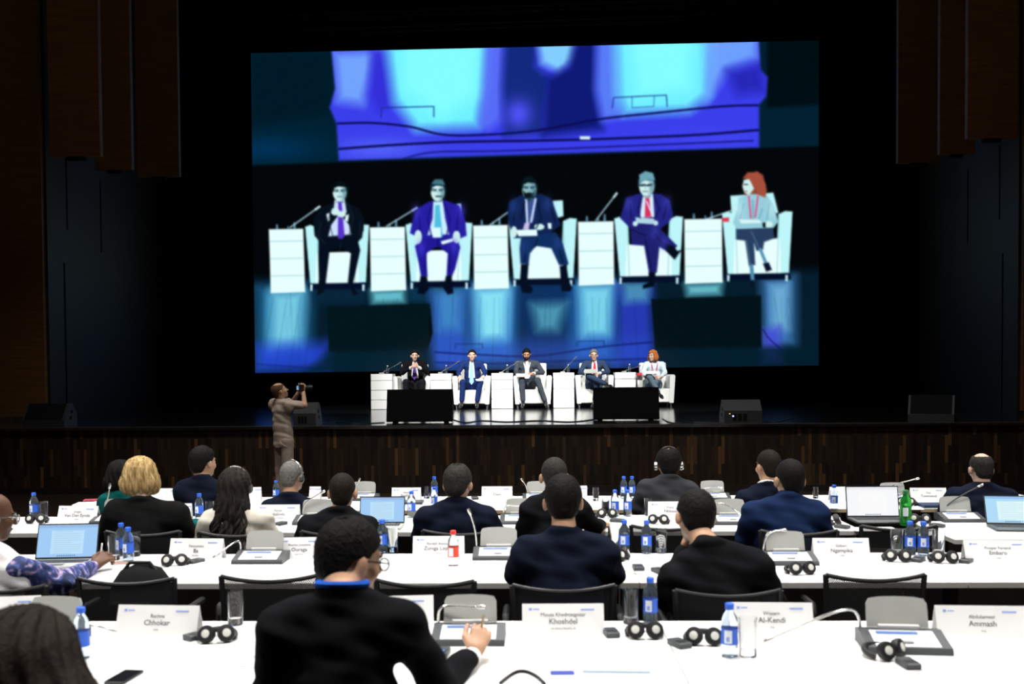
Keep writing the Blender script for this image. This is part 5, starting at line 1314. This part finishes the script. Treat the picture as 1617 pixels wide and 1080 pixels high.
# ---- second row
name_card(T(312, 882), .315, 'Fatoumata', 'Ba', 'Mauritania', 'name card reading Ba beside the backpack chair', R(-2)); name_card(T(474, 880), .26, 'Blanche Josephine', 'Ouraga', 'Cote d\'Ivoire', 'name card reading Ouraga left of the writing man\'s head', R(3))
name_card(T(693, 878), .30, 'Randall Antonio', 'Zuniga Lopez', 'Costa Rica', 'name card reading Zuniga Lopez behind the red-capped bottle', 0); name_card(T(1327, 882), .315, 'Gisbert', 'Ngampika', 'Congo', 'name card reading Ngampika in the second row', R(-1))
name_card(T(1573, 886), .36, 'Prosper Fernand', 'Embaro', 'Congo', 'name card reading Embaro at the right end of the second row', R(-2))
mic_unit(T(413, 886), 'conference unit between the Ba and Ouraga cards', ((-.135, .05, .05), (-.13, .05, .14), (-.14, .02, .12), (-.24, -.03, .045)), 0, 1.0)
mic_unit(T(787, 880), 'conference unit with upright gooseneck left of the navy-suited man', ((-.13, .06, .05), (-.13, .06, .15), (-.15, .06, .2), (-.165, .05, .245)))
mic_unit(T(1245, 888), 'conference unit right of the chin-resting man, second row', ((-.12, .07, .05), (-.13, .06, .12), (-.1, .08, .17), (-.02, .09, .165)))
laptop(T(104, 887), .345, R(6), 'laptop showing a blue document before the man at the left edge', 108)
bottle(T(203, 886), 'front one of two bottles right of the left laptop'); bottle(T(192, 878), 'rear one of two bottles right of the left laptop'); glass(T(180, 884), 'tall glass left of two bottles by the left laptop'); glass(T(213, 878), 'tall glass behind two bottles by the left laptop')
bottle(T(604, 872), 'water bottle just right of the writing man\'s hair'); glass(T(620, 871), 'tall glass right of the writing man\'s head')
bottle(T(716, 893), 'clear water bottle with a red cap', M_CAPR, M_LABELR, M_PETW, 1.0, 'red')
bottle(T(986, 873), 'left of two bottles beside the navy-suited man'); bottle(T(1021, 874), 'right of two bottles beside the navy-suited man'); glass(T(1044, 873), 'tall glass by the chin-resting man'); glass(T(969, 872), 'tall glass partly behind the navy-suited man\'s arm')
glass(T(1416, 875), 'left glass of the four vessels in the second row right'); bottle(T(1437, 876), 'left bottle of the pair between two glasses'); bottle(T(1458, 877), 'right bottle of the pair between two glasses'); glass(T(1482, 876), 'right glass of the four vessels in the second row right')
headset(T(277, 893), R(10), 'folded headphones before the Ba card'); receiver(T(309, 889), R(-25), 'receiver before the Ba card')
headset(T(1416, 886), R(-8), 'folded headphones before the two glasses and two bottles'); receiver(T(1450, 886), R(-35), 'receiver below the right bottle pair')
headset(T(1490, 888), R(-4), 'folded headphones left of the Embaro card'); receiver(T(1526, 888), R(-40), 'receiver touching the Embaro card')
headset(T(1264, 906), R(8), 'folded headphones in front of the second-row conference unit right'); headset(T(978, 884), R(60), 'headphones half hidden by the navy-suited man\'s sleeve')
receiver(T(1008, 899), R(2), 'receiver in the gap between the two suited backs'); receiver(T(1041, 904), R(20), 'receiver touching the chin-resting man\'s sleeve')
thread([(978, 886), (985, 900), (1003, 906), (1020, 908), (1032, 916)], TZ, .0016, M_BLACK, 'thin black wire curling between the two suited backs')
paper_at(T(308, 894), .27, .20, 0, R(8), 'white sheets under the headphones before the Ba card'); paper_at(T(200, 889), .14, .09, 0, R(10), 'photo card lying below the two left bottles', m=mat('photo_card', (.35, .22, .18), .5), name='photo_card', cat='card')
paper_at(T(150, 902), .24, .17, 0, R(30), 'white sheet under the writing hand at left'); paper_at(T(1600, 905), .28, .22, 0, R(-20), 'blue-tinted leaflet at the right picture edge', name='leaflet', cat='leaflet'); paper_at(T(1385, 893), .22, .12, 0, R(4), 'pale leaflet behind the empty chair\'s top', name='leaflet', cat='leaflet')
# backpack on the chair
bp = W(208, 905, 4.80); t = thing('backpack', 'black rounded backpack resting on the left empty chair', 'bag', (bp.x, 4.92, .47))
MB().lathe([(.11, 0), (.15, .04), (.155, .2), (.14, .30), (.10, .36), (.04, .385)], n=18).build('bag_body', cloth('bag_black', (.012, .012, .013)), t, True)
MB().tube([(-.08, -.02, .36), (-.05, -.02, .40), (.05, -.02, .40), (.08, -.02, .36)], .010, 8).build('handle', M_BLACK, t, True); MB().rbox((0, -.145, .14), (.19, .05, .18), .02).build('front_pocket', cloth('bag_black', (.012, .012, .013)), t, True)

# ---- third row
def TD(px, py): return G(px, py, DZ)
name_card(T(125, 824), .30, 'Jurgen', 'Van Den Eynde', 'Belgium', 'name card reading Van Den Eynde', R(-3)); name_card(T(440, 822), .315, 'Fatima', 'Jakalovic', 'Bosnia and Herzegovina', 'name card reading Jakalovic beside the cream jacket', R(2))
name_card(T(1058, 817), .32, 'Prisca', 'Nhbasa', 'Gabon', 'name card half hidden by the chin-resting man\'s head', 0); name_card(T(286, 820), .16, '', '', '', 'small blank card right of the blonde woman', R(8))
mic_unit(T(181, 825), 'conference unit with tall upright gooseneck beside the blonde woman', ((-.09, .06, .05), (-.09, .06, .12), (-.07, .06, .18), (-.06, .06, .245)))
mic_unit(T(498, 826), 'conference unit with arched gooseneck left of the cropped-haired man', ((-.10, .06, .05), (-.11, .06, .13), (-.08, .06, .15), (.03, .06, .21)))
mic_unit(T(822, 825), 'conference unit left of the man behind the navy suit', ((-.12, .06, .05), (-.13, .05, .13), (-.10, .03, .12), (.04, .02, .11)))
mic_unit(T(1155, 826), 'conference unit left of the bright blue suit', ((-.13, .07, .11), (-.07, .05, .16), (.0, .0, .12), (.05, -.04, .065)))
mic_unit(T(1515, 822), 'conference unit with rising gooseneck right of the green bottle', ((-.06, .07, .10), (0, .07, .15), (.06, .07, .18), (.16, .06, .235)), 0, 1.0, True)
laptop(T(603, 830), .32, R(0), 'laptop showing a blue document in the third row', 104); laptop(T(1379, 820), .375, 0, 'laptop with bright blank white display', 100, 'white'); laptop(T(1600, 832), .34, R(-8), 'laptop with pale blue window at the right picture edge', 112, 'pale')
bottle(T(54, 819), 'water bottle at the left end of the third row'); glass(T(69, 819), 'tall glass at the left end of the third row', .9); bottle(T(315, 821), 'water bottle between the blonde woman and the cream jacket'); glass(T(331, 819), 'tall glass behind the cream jacket shoulder', .9)
bottle(T(650, 817), 'water bottle right of the third-row laptop'); bottle(TD(686, 803), 'water bottle at the sleeve of the man right of the laptop', s=.9)
bottle(T(971, 815), 'left bottle of the third-row pair before the grey suit'); bottle(T(991, 815), 'right bottle of the third-row pair before the grey suit'); glass(T(956, 814), 'tall glass left of the third-row bottle pair', .9); glass(T(1024, 814), 'tall glass before the grey-suited man', .9)
bottle(T(1430, 830), 'green plastic bottle beside the white laptop', mat('green_cap', (.02, .2, .04), .4), M_PETG, M_PETG, 1.25, 'green', name='green_bottle')
headset(T(58, 826), R(10), 'folded headphones at the left end of the third row'); headset(T(958, 817), R(0), 'folded headphones by the hand of the man behind the navy suit'); headset(T(1040, 827), R(-10), 'folded headphones beside the half-hidden name card')
headset(T(1452, 826), R(-15), 'folded headphones right of the green bottle'); receiver(T(1480, 832), R(30), 'receiver right of the green bottle'); receiver(T(443, 829), R(-25), 'receiver below the Jakalovic card'); receiver(T(975, 824), R(70), 'flat receiver below the third-row bottle pair')
headset(T(1316, 828), R(80), 'folded headphones left of the white laptop'); receiver(T(1330, 834), R(40), 'receiver left of the white laptop')
paper_at(T(1008, 826), .20, .16, 0, R(4), 'pale sheet before the third-row bottle pair'); paper_at(T(1380, 836), .30, .16, 0, R(2), 'white sheet lying before the white laptop'); paper_at(T(1490, 843), .3, .15, 0, R(-3), 'white sheet at the corner of the pulled-forward table'); paper_at(T(425, 832), .12, .09, 0, R(5), 'small white note beside the cream sleeve')
paper_at(T(56, 838), .2, .1, 0, R(4), 'white sheet behind the left laptop')
o = MB().lathe([(.02, 0), (.045, .012), (.05, .03), (.035, .048), (.01, .055)], n=14).build('pouch', C_TEAL, None, True); o.location = T(309, 831); tag(o, 'small teal pouch beside the blonde woman\'s elbow', 'pouch')

# ---- row nearest the stage
def TD(px, py): return G(px, py, DZ)
name_card(TD(642, 791), .255, 'Nasiru', 'Ibrahim', '', 'name card half hidden by the third-row laptop', 0); name_card(TD(785, 789), .27, '', 'Chair', '', 'name card reading Chair', 0); name_card(TD(1465, 792), .30, 'Paul', 'Townsend', '', 'name card reading Townsend', R(-2))
name_card(TD(1328, 790), .20, '', '', '', 'blank card left of the bright white laptop', R(4)); name_card(TD(262, 792), .24, '', '', '', 'blank white card right of the blonde hair', 0); name_card(TD(402, 790), .12, '', '', '', 'blank white card beside the long black hair', R(8)); name_card(TD(498, 789), .10, '', '', '', 'sliver of white card left of the cropped-haired man', 0); name_card(TD(918, 788), .10, '', '', '', 'sliver of white card right of the front navy head', 0)
mic_unit(TD(573, 789), 'conference unit behind the third-row laptop', ((-.09, .06, .05), (-.10, .06, .1), (-.07, .06, .12), (-.05, .06, .165)), 0, .95); mic_unit(TD(850, 789), 'conference unit with upright gooseneck right of the Chair card', ((-.10, .06, .05), (-.10, .06, .10), (-.12, .06, .14), (-.14, .06, .165)), 0, .95)
mic_unit(TD(1127, 788), 'conference unit right of the grey suit', ((-.10, .06, .08), (-.05, .05, .10), (.02, .03, .11), (.06, .03, .10)), 0, .95); mic_unit(TD(1414, 792), 'conference unit with long gooseneck beside the Townsend card', ((-.06, .06, .10), (.0, .06, .15), (.1, .06, .17), (.20, .06, .195)), 0, .95)
bottle(TD(686, 787), 'water bottle near the stage, right of a glass'); glass(TD(674, 787), 'glass near the stage, left of a bottle', .75); glass(TD(941, 791), 'tall glass near the stage, before the dark wood', .8)
bottle(TD(985, 787), 'left bottle of the pair nearest the stage'); bottle(TD(998, 787), 'right bottle of the pair nearest the stage'); bottle(TD(1317, 804), 'water bottle right of the bright blue suit'); glass(TD(1288, 787), 'glass behind the bright blue shoulder', .7)
bottle(TD(436, 790), 'water bottle behind the grey-haired man', s=.9)
o = MB().rbox((0, 0, .012), (.26, .18, .024), .005).build('notebook', mat('dark_blue_cover', (.01, .03, .08), .5)); o.location = TD(1478, 800); tag(o, 'dark blue notebook before the Townsend card', 'notebook')
o = MB().rbox((0, 0, .012), (.22, .16, .02), .005).build('folder', M_DGREY); o.location = TD(648, 795); tag(o, 'dark grey folder before the half-hidden card near the stage', 'folder')
paper_at(TD(146, 800), .28, .20, 0, R(10), 'stack of white and red papers left of the gooseneck', th=.03, name='paper_stack', cat='papers'); o = paper_at(TD(150, 796), .18, .10, 0, R(15), 'red-edged booklet on the stack of papers', name='booklet', cat='booklet', th=.012, m=mat('red_edge', (.45, .06, .09), .5)); o.location.z += .030
paper_at(TD(790, 797), .22, .13, 0, 0, 'white sheet before the Chair card'); paper_at(TD(1145, 799), .26, .14, 0, 0, 'white sheet before the conference unit right of the grey suit'); paper_at(TD(1425, 803), .3, .15, 0, R(-5), 'white sheet behind the green bottle')
receiver(TD(750, 788), R(10), 'receiver left of the Chair card'); headset(TD(1432, 798), R(-30), 'headphones left of the Townsend card')

# ================================================================ DELEGATES
def aud(label, head, Yh, shl, shr, Ys, skinm, hair, top, elbows=None, wrists=None, neck_dz=.085, lean=.0, **kw):
    H = W(head[0], head[1], Yh); SL = W(shl[0], shl[1], Ys); SR = W(shr[0], shr[1], Ys)
    N = (SL+SR)/2; N = Vector((N.x*.5 + H.x*.5, Ys + .02, max(SL.z, SR.z) + neck_dz - .02)); SL.z -= .045; SR.z -= .045; kw['shoulder_r'] = kw.get('shoulder_r', .07)*.9; kw.setdefault('wrinkle', .0055)
    ev = [W(*e) if e else None for e in elbows] if elbows else None; wv = [W(*e) if e else None for e in wrists] if wrists else None
    J = rest(N, SL, SR, Ys - lean, elbows=ev, wrists=wv)
    return person(label, H, J, skinm, hair, top, **kw), J
def worn_headset(root, hp, O, band=M_BLACK, pads=M_DGREY, hs=1.0):
    m = MB(); m.tube([hp(.098*math.cos(a), -.01, .0 + .130*math.sin(a)) - O for a in [R(v) for v in range(0, 181, 15)]], .008, 6); m.build('headphone_band', band, root, True)
    for s in (-1, 1):
        q = MB().lathe([(.01, -.016), (.032, -.014), (.034, .004), (.026, .014)], n=14); rt = headframe(0, 0) @ Matrix.Rotation(R(90), 3, 'Y'); c = hp(s*.096, -.008, -.012) - O
        MB().add([rt @ Vector(v) + c for v in q.v], q.f).build('headphone_cup', pads, root, True)
# nearest row: the writing man
a, J = aud('man in black suit with glasses writing with a pen in the nearest row', (553, 882), 3.27, (442, 968), (634, 962), 3.12, SK_TAN, H_BLACK, C_BLACK, elbows=[(428, 1085, 3.22), (694, 1082, 3.30)], wrists=[(470, 1090, 3.50), (746, 1036, 3.60)], neck_dz=.075,
           yaw=-.85, pitch=-.22, h=.008, hair_h=.006, cuffs=C_WHITE, shoulder_r=.072, arm=1.12, bald=(.022, .0), hs=1.04, hands=[(W(750, 1031, 3.61), (.22, .6, .65), (.25, -.75, .6), -1, .8)])
rt, hp, O = a
pn = W(757, 1008, 3.68); o = MB().tube([(-.012, -.01, -.045), (.018, .02, .085)], .0045, 8).build('pen', mat('gold_pen', (.55, .45, .25), .35, .5), None, True); o.location = pn; tag(o, 'slim gold pen held by the front writing man', 'pen')
lan = MB(); lan.tube([J['N'] + Vector((.078*math.sin(a_), -.078*math.cos(a_)+.0, .035 - .012*(1-math.cos(a_)))) - O for a_ in [R(v) for v in range(-110, 111, 20)]], .012, 6); lan.build('lanyard', C_LANY, rt, True)
g = MB(); g.tube([hp(.082, -.0, .004) - O, hp(.080, .08, .004) - O, hp(.062, .106, .002) - O], .003, 6); g.tube([hp(.033 + .028*math.cos(a_), .110, -.004 + .020*math.sin(a_)) - O for a_ in [R(v) for v in range(0, 361, 30)]], .003, 6); g.tube([hp(-.033 + .028*math.cos(a_), .110, -.004 + .020*math.sin(a_)) - O for a_ in [R(v) for v in range(0, 361, 30)]], .003, 6)
g.build('glasses', M_BLACK, rt)
# woman at lower left, only hair and shoulder in view
a, J = aud('dark-haired woman with head bent at the lower left corner', (44, 1052), 2.40, (-70, 1150), (130, 1150), 2.32, SK_TAN, H_BROWN, C_BLACK, elbows=[(-100, 1290, 2.4), (160, 1290, 2.4)], yaw=-.15, pitch=-.25, hair_kind='long', h=.010, hair_h=.007, hs=1.14, neck_dz=.06, hair_extra=[((.06, -.05, -.0), (.14, -.05, -.10), .09, .085), ((.14, -.05, -.10), (.17, -.04, -.26), .08, .075)])
# second row
a, J = aud('man in white and floral shirt writing at the left picture edge, wearing headphones', (-12, 815), 4.90, (-75, 882), (30, 885), 4.78, SK_BROWN, None, C_WHITE, elbows=[(-80, 950, 4.9), (94, 921, 4.93)], wrists=[(-60, 930, 5.1), (144, 898, 5.30)], yaw=-.85, pitch=-.15, h=.009, top_name='shirt', collar='shirt', sleeve_mat=C_FLORAL, arm=1.15, wrinkle=.006,
           hands=[(W(147, 895, 5.31), (.5, .6, .5), (.1, -.7, .7), -1, .8)])
worn_headset(*a, pads=M_SILVER)
o = MB().tube([(0, 0, -.03), (.012, .01, .09)], .005, 8).build('pen', M_PAPER, None, True); o.location = W(157, 884, 5.38); tag(o, 'white pen held by the man in the floral shirt', 'pen')
hp = a[1]; O = a[2]; g = MB(); g.tube([hp(.082, 0, .004) - O, hp(.066, .104, .002) - O], .003, 6)
for s in (-1, 1): g.tube([hp(s*.034 + .026*math.cos(q), .112, -.004 + .02*math.sin(q)) - O for q in [R(v) for v in range(0, 361, 30)]], .003, 6)
g.build('glasses', M_SILVER, a[0])
aud('broad man in navy suit seen squarely from behind, second row', (889, 791), 4.86, (832, 858), (952, 858), 4.78, SK_TAN, H_BLACK, C_NAVY, elbows=[(816, 905, 4.92), (968, 905, 4.92)], wrists=[(835, 910, 5.15), (950, 905, 5.15)], h=.009, shoulder_r=.075, arm=1.15, neck_dz=.08, belly=.02, cuffs=None)
a, J = aud('man in black suit leaning left with his chin on his hand', (1098, 816), 4.82, (1066, 897), (1194, 878), 4.66, SK_TAN, H_BLACK, C_BLACK, elbows=[(1055, 945, 4.85), (1222, 950, 4.75)], wrists=[(1082, 868, 4.98), (1210, 940, 5.0)], h=.009, roll=.12, pitch=-.18, yaw=.15, shoulder_r=.076, arm=1.15, neck_dz=.08, belly=.02,
           hands=[(W(1083, 866, 4.98), (.1, .15, .9), (-.9, .1, .1), 1, .8)])
# third row
aud('woman with blonde bob in a black knit top', (222, 752), 6.46, (186, 800), (276, 803), 6.38, SK_FAIR, H_BLOND, C_KNIT, elbows=[(165, 850, 6.45), (293, 838, 6.55)], h=.010, hair_kind='bob', hs=1.0, belly=.05, arm=1.25, shoulder_r=.085, top_name='knit_top', collar='polo', neck_dz=.06, wrinkle=.003)
a, J = aud('woman with long wavy black hair in a cream jacket', (372, 768), 6.46, (334, 812), (412, 812), 6.38, SK_MID, H_LONG, C_CREAM, elbows=[(322, 848, 6.42), (426, 846, 6.42)], h=.010, hair_kind='long', neck_dz=.05, collar='polo', wrinkle=.006, shoulder_r=.075, arm=1.15)
worn_headset(*a, band=M_GREYPL)
a, J = aud('dark-suited man with cropped hair left of the third-row laptop', (541, 777), 6.42, (487, 822), (580, 822), 6.36, SK_TAN, H_DKBR, C_BLACK, elbows=[(474, 862, 6.45), (597, 860, 6.45)], h=.010, hair_kind='crop', shoulder_r=.074, arm=1.1, belly=.02)
aud('dark-suited man with greying hair right of the third-row laptop', (723, 764), 6.42, (672, 806), (768, 806), 6.38, SK_TAN, H_SALT, C_NAVY, elbows=[(664, 848, 6.45), (787, 842, 6.55)], h=.010, shoulder_r=.072, arm=1.1, pitch=-.15, yaw=-.2, bald=(.03, .01))
aud('dark-suited man mostly hidden behind the navy suit', (875, 752), 6.48, (838, 793), (915, 793), 6.40, SK_TAN, H_SALT, C_BLACK, elbows=[(828, 840, 6.45), (938, 832, 6.5)], wrists=[(850, 845, 6.7), (948, 828, 6.78)], h=.010, hair_kind='crop', shoulder_r=.07, arm=1.1, yaw=.1, hands=[(W(949, 827, 6.79), (.3, .8, -.1), (.1, -.2, 1), -1, .6)])
aud('man in bright blue suit with short dark hair', (1247, 757), 6.40, (1190, 800), (1290, 800), 6.34, SK_TAN, H_BLACK, C_BLUE, elbows=[(1176, 848, 6.45), (1303, 845, 6.45)], h=.010, hair_kind='crop', shoulder_r=.076, arm=1.15, belly=.03, yaw=.15, hs=1.06)
# row nearest the stage
aud('woman in teal mostly hidden behind the blonde hair', (190, 752), 7.86, (168, 783), (222, 783), 7.80, SK_MID, H_BLACK, C_TEAL, h=.013, hair_kind='bob', neck_dz=.06, collar='none', top_name='top', yaw=.2)
aud('man in navy jacket with curly dark hair turned right', (321, 730), 7.84, (289, 764), (347, 765), 7.78, SK_TAN, H_BLACK, C_NAVY, h=.012, yaw=-.5, shoulder_r=.072, arm=1.1, neck_dz=.07)
a, J = aud('grey-haired man with a headset in a dark suit below the photographer', (462, 752), 7.84, (427, 792), (486, 792), 7.78, SK_TAN, H_GREY, C_NAVY, h=.012, yaw=-.4, hair_kind='crop', shoulder_r=.07, arm=1.1, neck_dz=.07)
worn_headset(*a, band=M_SILVER)
a, J = aud('balding man in grey suit wearing headphones', (1056, 733), 7.82, (1021, 764), (1088, 766), 7.76, SK_TAN, H_BLACK, C_GREY, elbows=[(1008, 800, 7.8), (1100, 800, 7.8)], h=.012, shoulder_r=.076, arm=1.15, belly=.03, bald=(.045, .02), neck_dz=.07, pitch=-.12, hs=1.04)
worn_headset(*a, pads=M_SILVER)
aud('man in navy suit with white collar left of the bright blue suit', (1213, 736), 7.84, (1176, 778), (1240, 776), 7.78, SK_TAN, H_DKBR, C_NAVY, h=.012, hair_kind='crop', yaw=.35, collar_show=True, shoulder_r=.072, arm=1.1, neck_dz=.075, hs=1.04)
aud('bald-crowned man in dark navy suit at the right end', (1549, 740), 7.82, (1509, 776), (1590, 778), 7.76, SK_FAIR, H_SALT, C_NAVY, elbows=[(1494, 805, 7.8), (1600, 806, 7.8)], h=.012, shoulder_r=.078, arm=1.15, belly=.03, bald=(.060, .015), hair_kind='crop', neck_dz=.07, pitch=-.12)
